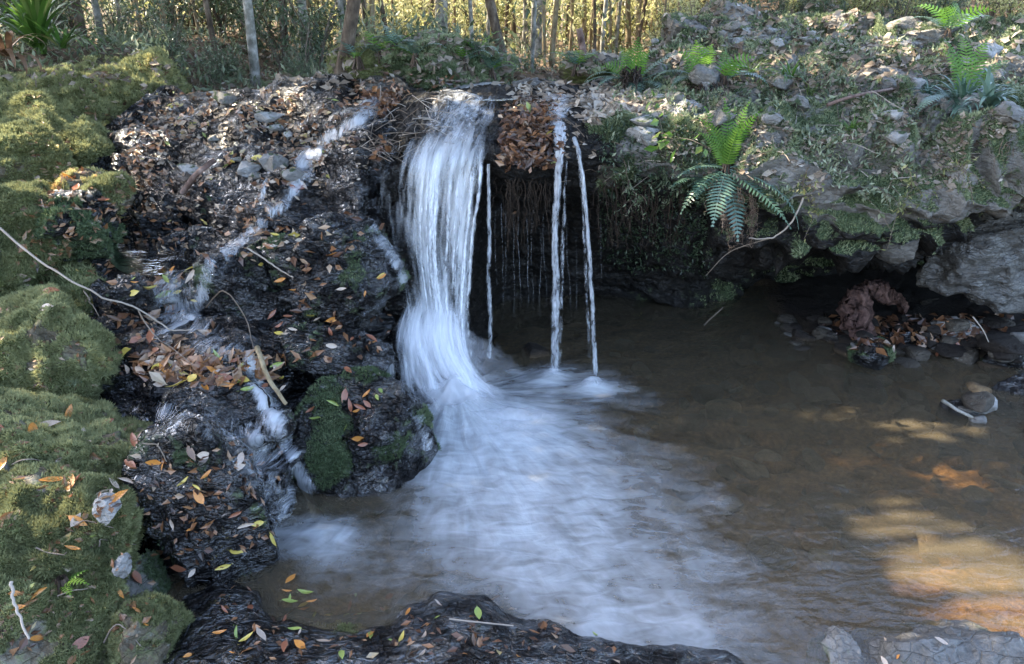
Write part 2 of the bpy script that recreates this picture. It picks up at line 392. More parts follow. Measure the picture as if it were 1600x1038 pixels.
# ================================================================ STRUCTURE: terrain
def zfloor(x, y):
    s = sstep(.6, 2.6, x - .15 * (y - 6))
    zl = 1.72 + .015 * np.maximum(y - 8, 0) + .008 * np.maximum(y - 14, 0) + .16 * sstep(-2.2, -3.6, x) * np.clip(y - 5.5, 0, 2)
    zr = 1.66 + .165 * np.clip(y - 5.6, 0, 9) + .02 * np.maximum(y - 9, 0)
    return zl * (1 - s) + zr * s
def build_floor():
    ys = np.concatenate([np.linspace(5.9, 12, 150), np.linspace(12.15, 60, 110)]); xs = np.linspace(-1, 1, 260)
    Y, U = np.meshgrid(ys, xs, indexing='ij'); X = U * (4 + Y * 1.15)
    Z = zfloor(X, Y); p = np.stack([X, Y, Z], -1)
    Z = Z + .10 * fbm(p * [1, 1, 0] * 1.1, 4, 3) + .04 * fbm(p * 5, 3, 8)
    Z = Z - 1.0 * sstep(7.3, 6.3, Y) * sstep(-1.0, -2.2, X)
    v = np.stack([X, Y, Z], -1).reshape(-1, 3); f = grid_faces(len(ys), len(xs))[:, ::-1]
    ob = mk('forest_floor', v, f, M['floor']); ob['kind'] = 'structure'; reg(v, f, None, 'forest_floor')
    # ground beside and behind the camera and under everything, so that other views and reflections find a bank
build_floor()
def build_bed():
    xs = np.linspace(-2.6, 7, 330); ys = np.linspace(-2.5, 7.2, 330)
    X, Y = np.meshgrid(xs, ys, indexing='ij'); p = np.stack([X, Y, X * 0], -1)
    z = -.30 + 0 * X
    shore = sstep(4.3, 6.1, Y + .10 * (X - 1)) * sstep(1.0, 2.8, X)
    z = z + .36 * shore
    z = z + .20 * sstep(2.9, 5.5, X) * sstep(2.6, 4.4, Y)
    z = z + .16 * sstep(2.2, -1.6, Y) + .7 * sstep(.8, -1.5, Y)
    z = z + .22 * sstep(-.6, -1.6, X)
    z = z + .035 * fbm(p * 2.2, 4, 31) + .018 * fbm(p * 9, 3, 33)
    v = np.stack([X, Y, z], -1).reshape(-1, 3); f = grid_faces(len(xs), len(ys))
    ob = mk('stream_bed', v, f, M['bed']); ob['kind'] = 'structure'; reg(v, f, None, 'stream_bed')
build_bed()
for _k in (): pass
def relief(name, cols, nu, nv, m, amp, seed, attrs, extra=None, pxs=None):
    ks = sorted(cols); pu = np.linspace(ks[0], ks[-1], nu); out = np.zeros((nu, nv, 3))
    tops = np.interp(pu, ks, [cols[k][0][0] for k in ks]); bots = np.interp(pu, ks, [cols[k][-1][0] for k in ks])
    for i, px in enumerate(pu):
        py = np.linspace(tops[i], bots[i], nv)
        j = int(np.clip(np.searchsorted(ks, px) - 1, 0, len(ks) - 2)); t = (px - ks[j]) / (ks[j + 1] - ks[j]); t = t * t * (3 - 2 * t)
        def col(k):
            c = cols[k]; return np.interp(py, [a[0] for a in c], [a[1] for a in c])
        Y = col(ks[j]) * (1 - t) + col(ks[j + 1]) * t
        yu = (CY - py) / F; tt = Y / (cp + yu * sp)
        out[i, :, 0] = (px - CX) / F * tt; out[i, :, 1] = Y; out[i, :, 2] = H + tt * (yu * cp - sp)
    g = out
    for _ in range(4):
        g[:, 1:-1] = (g[:, :-2] + 2 * g[:, 1:-1] + g[:, 2:]) / 4; g[1:-1] = (g[:-2] + 2 * g[1:-1] + g[2:]) / 4
    n = grid_normals(g)
    flip = n[..., 2].mean() < 0
    if flip: n = -n
    d = amp * (1.0 * fbm(g * [1.9, 1.9, 3], 3, seed) + .8 * ridged(g * [4, 4, 13], 3, seed + 5) + .16 * ridged(g * [11, 11, 24], 2, seed + 7) + .10 * fbm(g * 34, 2, seed + 9))
    if extra is not None: d = d + extra(g, n)
    g = g + n * d[..., None]
    v = g.reshape(-1, 3); f = grid_faces(nu, nv); f = f[:, ::-1] if flip else f
    n = grid_normals(g) * (-1 if flip else 1)
    at = {k: fn(g, n).ravel() for k, fn in attrs.items()}
    ob = mk(name, v, f, m, attrs=at); reg(v, f, at.get('moss'), name)
    return ob, g, n, at
zz = lambda py, z: (py, (H - z) / tanp(py))
cas = {
 150: [(200, 6.0), zz(240, 1.42), zz(300, 1.2), zz(350, 1.06), zz(378, .95), zz(415, .94), zz(440, .88), zz(500, .78), zz(560, .70), zz(600, .60), zz(650, .48), zz(700, .40), zz(760, .31), zz(850, .18), zz(920, .05), zz(1000, -.2)],
 270: [(150, 6.6), zz(200, 1.60), zz(250, 1.42), zz(300, 1.25), zz(340, 1.12), zz(378, .96), zz(412, .95), zz(428, .96), zz(500, .73), zz(530, .69), zz(548, .70), zz(590, .66), zz(606, .63), zz(640, .48), zz(662, .45), zz(700, .42), zz(740, .36), zz(800, .28), zz(850, .2), zz(900, .09), zz(925, -.05), zz(960, -.2)],
 340: [(145, 6.6), zz(200, 1.62), zz(250, 1.46), zz(300, 1.30), zz(340, 1.17), zz(380, 1.04), zz(412, .98), zz(430, .95), zz(500, .74), zz(530, .69), zz(550, .70), zz(588, .66), zz(606, .62), zz(642, .47), zz(665, .45), zz(700, .40), zz(740, .34), zz(800, .26), zz(850, .17), zz(890, .08), zz(910, -.05), zz(960, -.2)],
 420: [(140, 6.5), zz(180, 1.68), zz(230, 1.52), zz(300, 1.33), zz(340, 1.22), zz(400, 1.02), zz(450, .90), zz(500, .76), zz(540, .66), zz(575, .62), zz(600, .56), zz(640, .46), zz(700, .36), zz(760, .24), zz(820, .12), zz(850, -.02), zz(890, -.15)],
 480: [(135, 6.5), zz(170, 1.72), zz(220, 1.55), zz(280, 1.38), zz(340, 1.22), zz(400, 1.02), zz(460, .84), zz(520, .66), zz(560, .53), zz(600, .40), zz(650, .28), zz(700, .20), zz(750, .10), zz(800, -.03), zz(840, -.15)],
 560: [(130, 6.5), zz(160, 1.76), zz(200, 1.68), zz(240, 1.55), zz(300, 1.36), zz(350, 1.20), zz(400, 1.04), zz(450, .86), zz(500, .66), zz(550, .47), zz(590, .30), zz(640, .12), zz(700, .02), zz(760, -.08), zz(800, -.15)],
 625: [(130, 6.6), zz(160, 1.72), zz(200, 1.60), zz(240, 1.40), zz(300, 1.12), zz(350, .95), zz(400, .75), zz(450, .6), zz(500, .45), zz(550, .30), zz(590, .18), zz(640, .05), zz(700, -.04), zz(760, -.1), zz(800, -.15)]}
def strata(g, n):
    z = g[..., 2] + .10 * fbm(g * 1.3, 2, 61)
    t = (z / .17) % 1.0
    return .085 * (sstep(0, .8, t) - sstep(.88, 1, t)) * sstep(-.1, .2, g[..., 2]) + .09 * (.35 - np.abs(fbm(g * [1.8, 1.8, 2.6], 2, 66)) * 2)
for k in cas: cas[k] = [(a, b_ + .13) for a, b_ in cas[k]]
cas_ob, cas_g, cas_n, cas_at = relief('cascade_bedrock', cas, 380, 620, M['rock_wet'], .05, 21, {
    'moss': lambda g, n: np.clip(.30 * fbm(g * 2.4, 3, 71) + .05, 0, 1),
    'wet': lambda g, n: np.clip(1.25 - .6 * sstep(1.45, 1.75, g[..., 2]) + .3 * fbm(g * 2, 2, 5), 0, 1)}, strata)
cas_ob['kind'] = 'structure'
bank = {
 -500: [(60, 7.6), (150, 6.4), (250, 5.4), (350, 4.5), (450, 3.9), (600, 3.1), (700, 2.7), (800, 2.4), (900, 2.15), (1000, 1.9), (1250, 1.4)],
 0: [(80, 7.3), (150, 6.5), (250, 5.6), (350, 4.75), (450, 4.15), (500, 3.85), (600, 3.35), (700, 2.95), (800, 2.6), (900, 2.32), (1000, 2.07), (1250, 1.5)],
 120: [(88, 7.2), (150, 6.6), (250, 5.8), (350, 4.9), (450, 4.3), (500, 4.0), (600, 3.5), (700, 3.05), (800, 2.68), (900, 2.4), (1000, 2.12), (1250, 1.55)],
 200: [(100, 7.1), (160, 6.6), (250, 5.9), zz(350, .95), zz(450, .80), zz(500, .68), zz(600, .50), zz(700, .38), zz(800, .28), zz(900, .22), zz(1000, .22), zz(1250, .25)],
 265: [(120, 7.0), (170, 6.6), (250, 6.0), zz(350, .85), zz(450, .60), zz(500, .5), zz(600, .35), zz(700, .2), zz(800, .1), zz(900, .0), zz(1000, .04), zz(1250, .15)]}
for k in bank: bank[k] = [(a, b_ + .22) for a, b_ in bank[k]]
bank_ob, bank_g, bank_n, bank_at = relief('left_bank', bank, 260, 420, M['rock_moss'], .10, 41, {
    'moss': lambda g, n: np.clip(.85 + .45 * fbm(g * 3, 3, 72) - .7 * sstep(.1, -.35, g[..., 0] + 1.55 - 0 * g[..., 1]) * 0, 0, 1),
    'wet': lambda g, n: 0 * g[..., 0]})
bank_ob['kind'] = 'structure'
# cliff behind the fall and the overhanging ledge
def stn(px, pts):
    return [P(px, a[0], a[1]) if len(a) == 2 else W(px, a[1], a[2]) for a in pts]
cl = [
 stn(545, [(150, 6.6), (175, 6.1), (205, 5.75), (240, 5.5), (290, 5.3), (340, 5.15), (390, 5.05), (440, 4.95), (490, 4.85), (560, 4.7), (620, 4.6), (700, 4.4)]),
 stn(600, [(148, 6.4), (170, 5.9), (200, 5.6), (240, 5.3), (290, 5.15), (340, 5.08), (390, 5.0), (440, 4.93), (490, 4.82), (560, 4.66), (620, 4.55), (700, 4.35)]),
 stn(650, [(148, 6.2), (165, 5.7), (190, 5.4), (230, 5.12), (270, 5.08), (320, 5.06), (380, 5.02), (440, 4.96), (490, 4.82), (550, 4.67), (610, 4.54), (680, 4.4)]),
 stn(720, [(146, 6.2), (160, 5.7), (190, 5.35), (225, 5.08), (260, 5.10), (310, 5.16), (380, 5.18), (440, 5.15), (490, 5.05), (550, 4.88), (600, 4.7), (660, 4.55)]),
 stn(758, [(146, 6.2), (163, 5.7), (192, 5.35), (225, 5.05), (255, 5.12), (290, 5.45), (350, 5.8), (420, 6.0), (470, 6.1), (520, 6.1), (560, 6.0), (600, 5.9)]),
 stn(800, [(146, 6.2), (163, 5.7), (192, 5.3), (225, 5.02), (265, 5.02), (290, 5.35), (330, 5.9), (400, 6.35), (450, 6.5), (490, 6.55), (530, 6.55), (590, 6.4)]),
 stn(870, [(140, 6.3), (160, 5.75), (188, 5.3), (212, 5.03), (255, 5.02), (285, 5.30), (330, 5.9), (400, 6.35), (450, 6.55), (490, 6.6), (530, 6.6), (590, 6.4)]),
 stn(940, [(130, 6.5), (155, 5.85), (182, 5.35), (215, 5.03), (255, 5.05), (300, 5.35), (345, 5.85), (400, 6.3), (450, 6.6), (490, 6.7), (530, 6.7), (560, 6.5)]),
 stn(1010, [(105, 7.2), (140, 6.2), (172, 5.5), (205, 5.1), (245, 5.02), (300, 5.20), (350, 5.6), (405, 6.1), (450, 6.5), (490, 6.7), (520, 6.8), (550, 6.8)]),
 stn(1100, [(70, 8.0), (120, 6.7), (165, 5.8), (205, 5.2), (245, 4.98), (290, 5.05), (340, 5.3), (385, 5.8), (425, 6.4), (460, 6.8), (490, 7.0), (530, 7.0)]),
 stn(1200, [(45, 8.6), (110, 6.9), (165, 5.8), (210, 5.15), (245, 4.92), (300, 4.85), (350, 4.98), (378, 5.3), ('w', 6.2, .75), ('w', 6.9, .55), ('w', 7.1, .2), ('w', 7.0, -.2)]),
 stn(1320, [(35, 9.0), (100, 7.1), (160, 5.9), (210, 5.15), (245, 4.85), (300, 4.78), (355, 4.85), (392, 5.05), ('w', 6.2, .75), ('w', 7.0, .6), ('w', 7.3, .2), ('w', 7.2, -.2)]),
 stn(1430, [(50, 8.8), (110, 6.9), (165, 5.85), (205, 5.2), (240, 4.85), (290, 4.78), (330, 4.9), (365, 5.15), ('w', 6.2, .85), ('w', 7.0, .65), ('w', 7.3, .2), ('w', 7.2, -.2)]),
 stn(1530, [(60, 8.4), (110, 6.9), (160, 5.9), (195, 5.3), (222, 4.95), (250, 4.8), (272, 4.85), (300, 5.05), ('w', 5.9, 1.15), ('w', 6.8, .8), ('w', 7.3, .3), ('w', 7.2, -.2)]),
 stn(1650, [(60, 8.4), (110, 6.8), (150, 5.9), (185, 5.3), (210, 4.9), (230, 4.75), (246, 4.8), (262, 5.0), ('w', 5.7, 1.35), ('w', 6.6, .95), ('w', 7.3, .3), ('w', 7.2, -.2)]),
 stn(1850, [(60, 8.4), (110, 6.6), (150, 5.7), (185, 5.1), (205, 4.7), (225, 4.55), (240, 4.6), (252, 4.8), ('w', 5.5, 1.4), ('w', 6.4, 1.0), ('w', 7.3, .3), ('w', 7.2, -.2)])]
def cl_extra(g, n):
    x = g[..., 0]; lit = sstep(.8, 1.6, x)
    bl = np.abs(fbm(g * [2.4, 2.4, 3.4], 3, 301)); blk = .12 * (.5 - bl * 2) * lit
    t = ((g[..., 2] + .15 * fbm(g * 1.1, 2, 63) + .10 * x) / .21) % 1.0
    return blk * 2.3 + .07 * lit * ridged(g * [3.2, 3.2, 3.2], 4, 333) + .06 * (sstep(0, .75, t) - sstep(.85, 1, t)) * (.4 + .6 * lit)
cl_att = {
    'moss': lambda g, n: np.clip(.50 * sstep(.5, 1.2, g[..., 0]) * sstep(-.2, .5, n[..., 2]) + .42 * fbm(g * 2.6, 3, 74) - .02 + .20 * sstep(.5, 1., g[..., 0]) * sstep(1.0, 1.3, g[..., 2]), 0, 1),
    'wet': lambda g, n: np.clip(1.1 - 1.2 * sstep(.45, .95, g[..., 0]) * sstep(-.12, .12, g[..., 2] - 1.42 + .24 * sstep(1.2, 2.1, g[..., 0])) + .25 * fbm(g * 3, 2, 4), 0, 1)}  # damp rock, darkened further to paint in the shade of cave and undercut
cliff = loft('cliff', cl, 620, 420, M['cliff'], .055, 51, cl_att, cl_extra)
cliff['kind'] = 'structure'
# foreground plate of wet rock
def fore():
    edge = [(240, 1000), (300, 925), (340, 900), (390, 925), (440, 975), (520, 995), (600, 988), (640, 955), (690, 922), (760, 932), (860, 972), (960, 1002), (1060, 1012), (1130, 1022), (1220, 1050), (1400, 1100)]
    cols = {}
    for px, py in edge:
        cols[px] = [zz(py - 26, -.26), zz(py - 4, -.03), zz(py + 10, .045), zz(py + 45, .09), zz(py + 110, .13), zz(py + 300, .2)]
    ob, g, n, at = relief('foreground_rock', cols, 420, 220, M['rock_wet'], .022, 81, {
        'moss': lambda g, n: np.clip(.1 + .42 * fbm(g * 3.2, 3, 75) + .3 * sstep(.13, .22, g[..., 2]), 0, 1),
        'wet': lambda g, n: 1 + 0 * g[..., 0]})
    ob['kind'] = 'structure'
fore()
# ================================================================ ROCKS as things
MR = []          # mossy rocks to be covered later
def mrock(bb, Y, depth, seed, label, m='rock_moss', moss=.70, wet=0, rough=.28, lump=.035, sub=6, cuts=6, dens=60000, mk_='moss', hgt=.014, name='mossy_boulder', tint=(.52, .2), **k):
    c, s = rbox(*bb, Y, depth)
    ob, q, f, vn, mo, base = rock(name, c, s, seed, M[m], moss, wet, cuts, rough, sub, lump=lump, label=label, cat='boulder', **k)
    MR.append((ob, q, f, vn, mo, base, dens, mk_, hgt, tint))
    return ob
mrock((-90, 92, 215, 255), 6.6, 1.5, 1, 'large boulder cloaked in sunlit yellow-green moss below the left undergrowth', tint=(.54, .22), hgt=.016, dens=70000, lump=.05)
mrock((110, 88, 282, 215), 6.9, 1.2, 2, 'rounded yellow-green moss boulder at the head of the leafy rock slope', tint=(.54, .22), hgt=.016, dens=70000, lump=.05)
mrock((95, 195, 205, 262), 6.1, .8, 3, 'low mossy boulder under the large sunlit moss boulder', tint=(.5, .2), hgt=.014)
mrock((-60, 205, 95, 300), 5.5, .9, 4, 'grey green mossy boulder at the left edge above the fallen twig', tint=(.4, .2))
mrock((85, 268, 160, 322), 5.15, .45, 5, 'small boulder with orange brown moss beside the upper left pool', tint=(.86, .12), name='mossy_boulder')
mrock((142, 273, 202, 330), 5.05, .4, 6, 'dome shaped dark moss boulder right of the orange mossy one', tint=(.45, .25))
mrock((-70, 300, 112, 450), 4.6, .9, 7, 'dull green moss boulder crossed by the long thin fallen branch', tint=(.32, .18), mk_='moss')
mrock((60, 300, 165, 420), 4.75, .6, 8, 'dark mossy rock between the left bank and the upper pool', m='rock_wet', wet=.8, moss=.5, mk_='moss_dark', tint=(.5, .2), dens=30000)
mrock((-90, 452, 182, 668), 3.85, 1.1, 9, 'big moss covered boulder with a bare pinkish patch on the left bank', tint=(.52, .2))
mrock((-110, 640, 255, 800), 3.05, .85, 10, 'moss covered boulder jutting over the wet rock in the left foreground', tint=(.5, .22), hgt=.015)
mrock((-120, 770, 235, 985), 2.68, .8, 11, 'moss boulder with white bare rock patches at lower left', tint=(.42, .22), hgt=.015)
mrock((-160, 935, 190, 1200), 2.2, .7, 12, 'mossy boulder in the bottom left corner behind a curved grey twig', tint=(.42, .22), hgt=.013)
mrock((160, 960, 300, 1130), 2.35, .5, 13, 'low mossy rock strewn with leaves at the bottom edge', tint=(.4, .22), hgt=.011)
mrock((425, 1003, 655, 1130), 2.42, .35, 14, 'pale green mossy stone in the foreground at the bottom edge', tint=(.42, .15), hgt=.008, moss=.9, cuts=4)
def wrock(bb, Y, depth, seed, label, m='rock_wet', moss=.12, wet=1.0, rough=.16, sub=6, cuts=10, name='wet_rock', dens=0, cat='rock', mosstop=0, **k):
    c, s = rbox(*bb, Y, depth)
    ob, q, f, vn, mo, base = rock(name, c, s, seed, M[m], moss, wet, cuts, rough, sub, label=label, cat=cat, mosstop=mosstop, **k)
    if dens: MR.append((ob, q, f, vn, mo, base, dens, 'moss_dark', .010, (.5, .2)))
    return ob
wrock((405, 335, 625, 545), 4.62, .8, 20, 'large glistening black rock dome left of the main waterfall', rough=.2, moss=.2, dens=14000, sub=7)
wrock((315, 375, 450, 500), 4.5, .6, 28, 'wet black rock hump left of the glistening dome', rough=.2, moss=.15, sub=6)
wrock((400, 500, 615, 588), 4.22, .6, 21, 'layered wet rock slab under the glistening dome', rough=.16, moss=.22, dens=14000)
wrock((452, 596, 685, 800), 3.85, .75, 22, 'rounded dark boulder with green moss between the two cascades', rough=.14, moss=.42, dens=45000, cuts=7, mosstop=.1)
wrock((500, 185, 650, 320), 5.35, .5, 23, 'dark wet rock hump between the upper trickle and the main fall', rough=.2)
wrock((215, 655, 445, 905), 3.0, .55, 24, 'sloping wet rock slab under the lower left cascade', rough=.16, moss=.15, dens=8000)
wrock((205, 592, 420, 668), 3.5, .35, 25, 'flat layered rock shelf with leaves and a dark undercut', rough=.14)
wrock((240, 364, 300, 402), 4.72, .25, 26, 'small wet stone on the left rim of the upper pool', sub=5)
wrock((290, 352, 350, 390), 4.85, .25, 27, 'wet dark stone behind the upper pool', sub=5)
wrock((606, 804, 656, 852), 3.28, .18, 29, 'small wet stone in the water below the rounded boulder', sub=5)
wrock((190, 880, 285, 985), 2.75, .3, 30, 'grey stone at the foot of the left mossy bank', m='rock_dry', wet=.2, moss=.3, sub=5, dens=30000)
wrock((380, 285, 450, 345), 5.15, .35, 31, 'wet rock knob beneath the upper trickle', sub=5)
wrock((200, 320, 300, 372), 5.2, .45, 32, 'dark rock lump on the stream slope above the upper pool', sub=5, wet=.8)
wrock((300, 300, 385, 352), 5.15, .4, 33, 'angular dark rock beside the fallen grey stick', sub=5, wet=.8)
wrock((255, 205, 330, 250), 6.1, .4, 34, 'low leaf strewn rock high on the left slope', sub=5, wet=.3)
wrock((345, 165, 455, 215), 6.2, .5, 35, 'grey rounded rock on the crest of the leafy slope', sub=5, wet=.2, m='rock_dry')
wrock((440, 130, 560, 185), 6.5, .6, 36, 'grey layered rock on the crest left of the main fall', sub=6, wet=.2, m='rock_dry')
wrock((560, 122, 650, 165), 6.5, .5, 37, 'dark flat rock on the crest behind the upper trickle', sub=5, wet=.5)
wrock((1262, 1000, 1350, 1100), 2.35, .3, 38, 'small moss edged grey stone in the bottom right foreground', m='rock_dry', wet=.3, moss=.35, sub=6)
wrock((1290, 968, 1600, 1130), 2.36, .5, 39, 'flat purple grey rock with leaves at the bottom right edge', m='rock_dry', wet=.45, moss=.12, sub=6)
wrock((-60, 700, 30, 760), 2.8, .2, 40, 'pale bare stone set in the left moss', m='rock_pale', moss=.1, wet=0, sub=4)
wrock((148, 775, 192, 815), 2.52, .12, 41, 'white bare stone showing through the lower left moss', m='rock_pale', moss=.0, wet=0, sub=5)
wrock((180, 868, 202, 900), 2.42, .1, 42, 'small white stone low in the left moss bank', m='rock_pale', moss=.0, wet=0, sub=5)
for i, (bb, Y_, dp) in enumerate([((215, 425, 300, 470), 4.45, .3), ((300, 490, 420, 530), 4.15, .35), ((420, 330, 520, 372), 5.0, .4), ((520, 300, 600, 350), 5.1, .4), ((440, 430, 560, 480), 4.42, .4), ((350, 640, 460, 690), 3.5, .3), ((230, 690, 330, 745), 3.3, .35),
        ((300, 800, 430, 860), 2.95, .3), ((225, 770, 310, 830), 2.98, .3), ((430, 250, 500, 300), 5.5, .35), ((350, 245, 430, 290), 5.6, .35), ((180, 430, 240, 500), 4.2, .3), ((520, 640, 640, 700), 3.75, .35), ((260, 640, 340, 672), 3.6, .25), ((330, 210, 420, 245), 5.95, .35), ((600, 210, 660, 260), 5.35, .3)]):
    wrock(bb, Y_, dp, 900 + i, 'broken black wet rock ledge among the small cascades left of the fall', sub=6, rough=.24, cuts=14, moss=.1, group='broken wet ledges left of the fall')
# right side ledge rocks
def lrock(bb, Y, depth, seed, label, m='rock_dry', moss=.25, wet=0, mosstop=.2, sub=5, rough=.14, dens=18000, **k):
    c, s = rbox(*bb, Y, depth)
    ob, q, f, vn, mo, base = rock('rock', c, s, seed, M[m], moss, wet, 12, rough, sub, label=label, cat='rock', mosstop=mosstop, **k)
    if dens: MR.append((ob, q, f, vn, mo, base, dens, 'moss_dark', .012, (.75, .25)))
    return ob
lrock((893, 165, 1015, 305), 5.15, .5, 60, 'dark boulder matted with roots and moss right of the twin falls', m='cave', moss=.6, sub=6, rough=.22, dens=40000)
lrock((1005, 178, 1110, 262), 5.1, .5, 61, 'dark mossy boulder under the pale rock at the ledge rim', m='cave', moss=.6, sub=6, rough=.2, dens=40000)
lrock((1020, 148, 1102, 205), 5.4, .4, 62, 'pale grey angular rock on the ledge rim behind the main fern', m='rock_pale', moss=.1)
lrock((905, 150, 1040, 200), 5.8, .4, 63, 'tan flat rock lying behind the root covered boulder', m='rock_pale', moss=.15)
lrock((1025, 22, 1105, 82), 8.0, .7, 64, 'dark angular rock on the skyline behind the bright ferns', moss=.15)
lrock((1255, 18, 1350, 66), 8.6, .8, 65, 'sunlit pale rock on the skyline of the right ledge', m='rock_pale', moss=.1, rough=.1)
lrock((1215, 20, 1275, 60), 8.8, .6, 66, 'grey rock left of the sunlit skyline rock', moss=.2)
lrock((1282, 120, 1490, 215), 6.0, 1.0, 67, 'broad low mossy rock mound in the middle of the ledge', moss=.35, sub=6, dens=40000)
lrock((1378, 165, 1452, 218), 5.35, .35, 68, 'angular grey rock block near the rim of the ledge', moss=.3)
lrock((1290, 55, 1400, 110), 7.2, .7, 69, 'grey mossy rock on the ledge below the sunlit skyline rock', moss=.35)
lrock((1150, 85, 1290, 135), 6.9, .8, 70, 'low lichen grey rock at the centre of the ledge', moss=.3)
lrock((1430, 75, 1510, 110), 7.2, .5, 71, 'sunlit tan rock beside the right hand fern', m='rock_pale', moss=.05)
lrock((1500, 62, 1590, 110), 7.4, .7, 72, 'yellow mossy rock behind the right hand fern', m='rock_moss', moss=.9, mosstop=0)
lrock((1310, 318, 1372, 405), 4.9, .3, 73, 'grey rock block jutting from the face of the overhang', moss=.2)
lrock((1362, 340, 1450, 410), 5.0, .35, 74, 'pale underside block hanging below the overhang', m='rock_dry', moss=.1)
lrock((1440, 315, 1760, 470), 5.7, .9, 75, 'large bare grey boulder beneath the overhang at the right edge', m='rock_dry', moss=.0, mosstop=.0, sub=6, wet=.5, dens=0, rough=.24)
lrock((1465, 225, 1700, 300), 5.0, .6, 76, 'mossy hanging corner of rock at the right edge of the ledge', moss=.45, sub=6, dens=40000)
lrock((1120, 235, 1290, 335), 5.05, .5, 77, 'dark jutting rock face below the main fern', moss=.3, sub=6)
lrock((1275, 205, 1400, 310), 5.0, .45, 78, 'grey green layered rock face above the leafy creeper', moss=.45, sub=6, dens=40000)
lrock((1400, 235, 1500, 345), 5.0, .4, 79, 'brown stained rock face at the right of the leafy creeper', moss=.25, sub=6)
lrock((870, 95, 960, 140), 6.6, .5, 80, 'moss topped rock under the leftmost bright fern', m='rock_moss', moss=.7, mosstop=0)
lrock((650, 128, 790, 158), 6.6, .5, 81, 'smooth pale slab at the head of the main waterfall', m='rock_pale', moss=.0, mosstop=0, wet=.3, dens=0, rough=.06)
lrock((790, 118, 875, 150), 6.7, .5, 82, 'grey rock at the stream edge right of the pale slab', moss=.1)
for i, (px, py, wd, ht, ps) in enumerate([(1010, 120, 60, 34, 0), (1180, 60, 70, 34, 1), (1225, 118, 50, 30, 0), (1165, 160, 66, 34, 0), (1240, 190, 60, 30, 1), (1110, 215, 60, 30, 0), (1350, 140, 80, 36, 0), (1420, 130, 70, 40, 0), (1480, 150, 60, 34, 0), (1560, 130, 80, 44, 0),
        (1585, 190, 70, 44, 1), (1470, 200, 70, 40, 0), (1335, 200, 64, 34, 0), (1280, 232, 50, 34, 1), (1540, 220, 70, 40, 0), (1390, 90, 60, 28, 0), (1130, 30, 60, 26, 0), (1330, 40, 50, 22, 0), (1450, 60, 60, 24, 0), (1070, 100, 40, 22, 1), (1200, 235, 60, 36, 0), (940, 110, 50, 26, 0)]):
    Y_ = float(np.interp(py, [20, 60, 110, 165, 210, 240], [8.5, 7.6, 6.65, 5.65, 5.02, 4.85]))
    lrock((px - wd * 1.0, py - ht * .95, px + wd * 1.0, py + ht * 1.2), Y_, wd / F * Y_ * 1.1, 700 + i, 'low weathered grey rock half buried in the litter of the right hand ledge', m='rock_pale' if ps else 'rock_dry', moss=.42 if i % 2 else .25, sub=6, rough=.22, dens=20000, group='half buried rocks on the right hand ledge')
for i, (bb, Y_) in enumerate([((1115, 66, 1235, 138), 6.9), ((1228, 78, 1372, 148), 6.6), ((1400, 108, 1520, 185), 5.95), ((1175, 128, 1300, 200), 5.75), ((1300, 62, 1425, 118), 7.0), ((1090, 18, 1200, 64), 8.0), ((1380, 40, 1480, 88), 7.8), ((1520, 140, 1650, 215), 5.4), ((1340, 170, 1440, 235), 5.15), ((1020, 78, 1110, 122), 7.0), ((1180, 190, 1290, 250), 5.1)]):
    lrock(bb, Y_, (bb[2] - bb[0]) / F * Y_ * .8, 800 + i, 'big rugged moss flecked boulder of the stacked right hand ledge', moss=.45, sub=6, rough=.26, dens=32000, group='stacked boulders of the right hand ledge')
# rocks in the pool and on the far shore
wrock((1318, 526, 1392, 575), 5.15, .35, 90, 'dark green mossy stone below the driftwood stump', moss=.45, wet=.9, sub=5, dens=60000, rough=.12)
wrock((1468, 622, 1530, 668), 4.45, .22, 91, 'dark wet stone under the pale rock in the shallows', sub=5)
wrock((1505, 612, 1552, 655), 4.42, .2, 92, 'pale brown rock in the shallows with a stick leaning on it', m='rock_pale', wet=.2, moss=0, sub=5)
wrock((1510, 645, 1538, 676), 4.32, .12, 93, 'small rounded grey stone in front of the pale shallow water rock', m='rock_dry', wet=.3, moss=0, sub=4)
wrock((1530, 580, 1680, 640), 4.75, .4, 94, 'flat blue grey wet slab at the right edge of the pool', m='rock_dry', wet=.7, moss=0, sub=5)
wrock((1588, 650, 1680, 720), 4.2, .3, 95, 'dark stone cut off by the right edge of the picture', sub=5)
wrock((1455, 500, 1530, 545), 5.6, .3, 96, 'pinkish crumbling rock on the far shore', m='rock_pale', wet=.1, moss=0, sub=5, rough=.25)
wrock((1388, 505, 1432, 545), 5.55, .2, 97, 'angular blue black stone on the far shore', m='rock_dry', wet=.9, moss=0, sub=4, cuts=14)
wrock((1425, 515, 1462, 548), 5.5, .2, 98, 'dark angular stone left of the pinkish rock', m='rock_dry', wet=.8, moss=0, sub=4, cuts=14)
wrock((1530, 540, 1640, 580), 5.2, .3, 99, 'row end stone on the far shore near the right edge', sub=5)
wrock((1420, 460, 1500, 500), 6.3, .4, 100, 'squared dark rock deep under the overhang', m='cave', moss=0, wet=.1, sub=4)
wrock((805, 540, 860, 580), 5.35, .25, 101, 'reddish brown stone behind the twin falls', m='bed', moss=0, wet=0, sub=4)
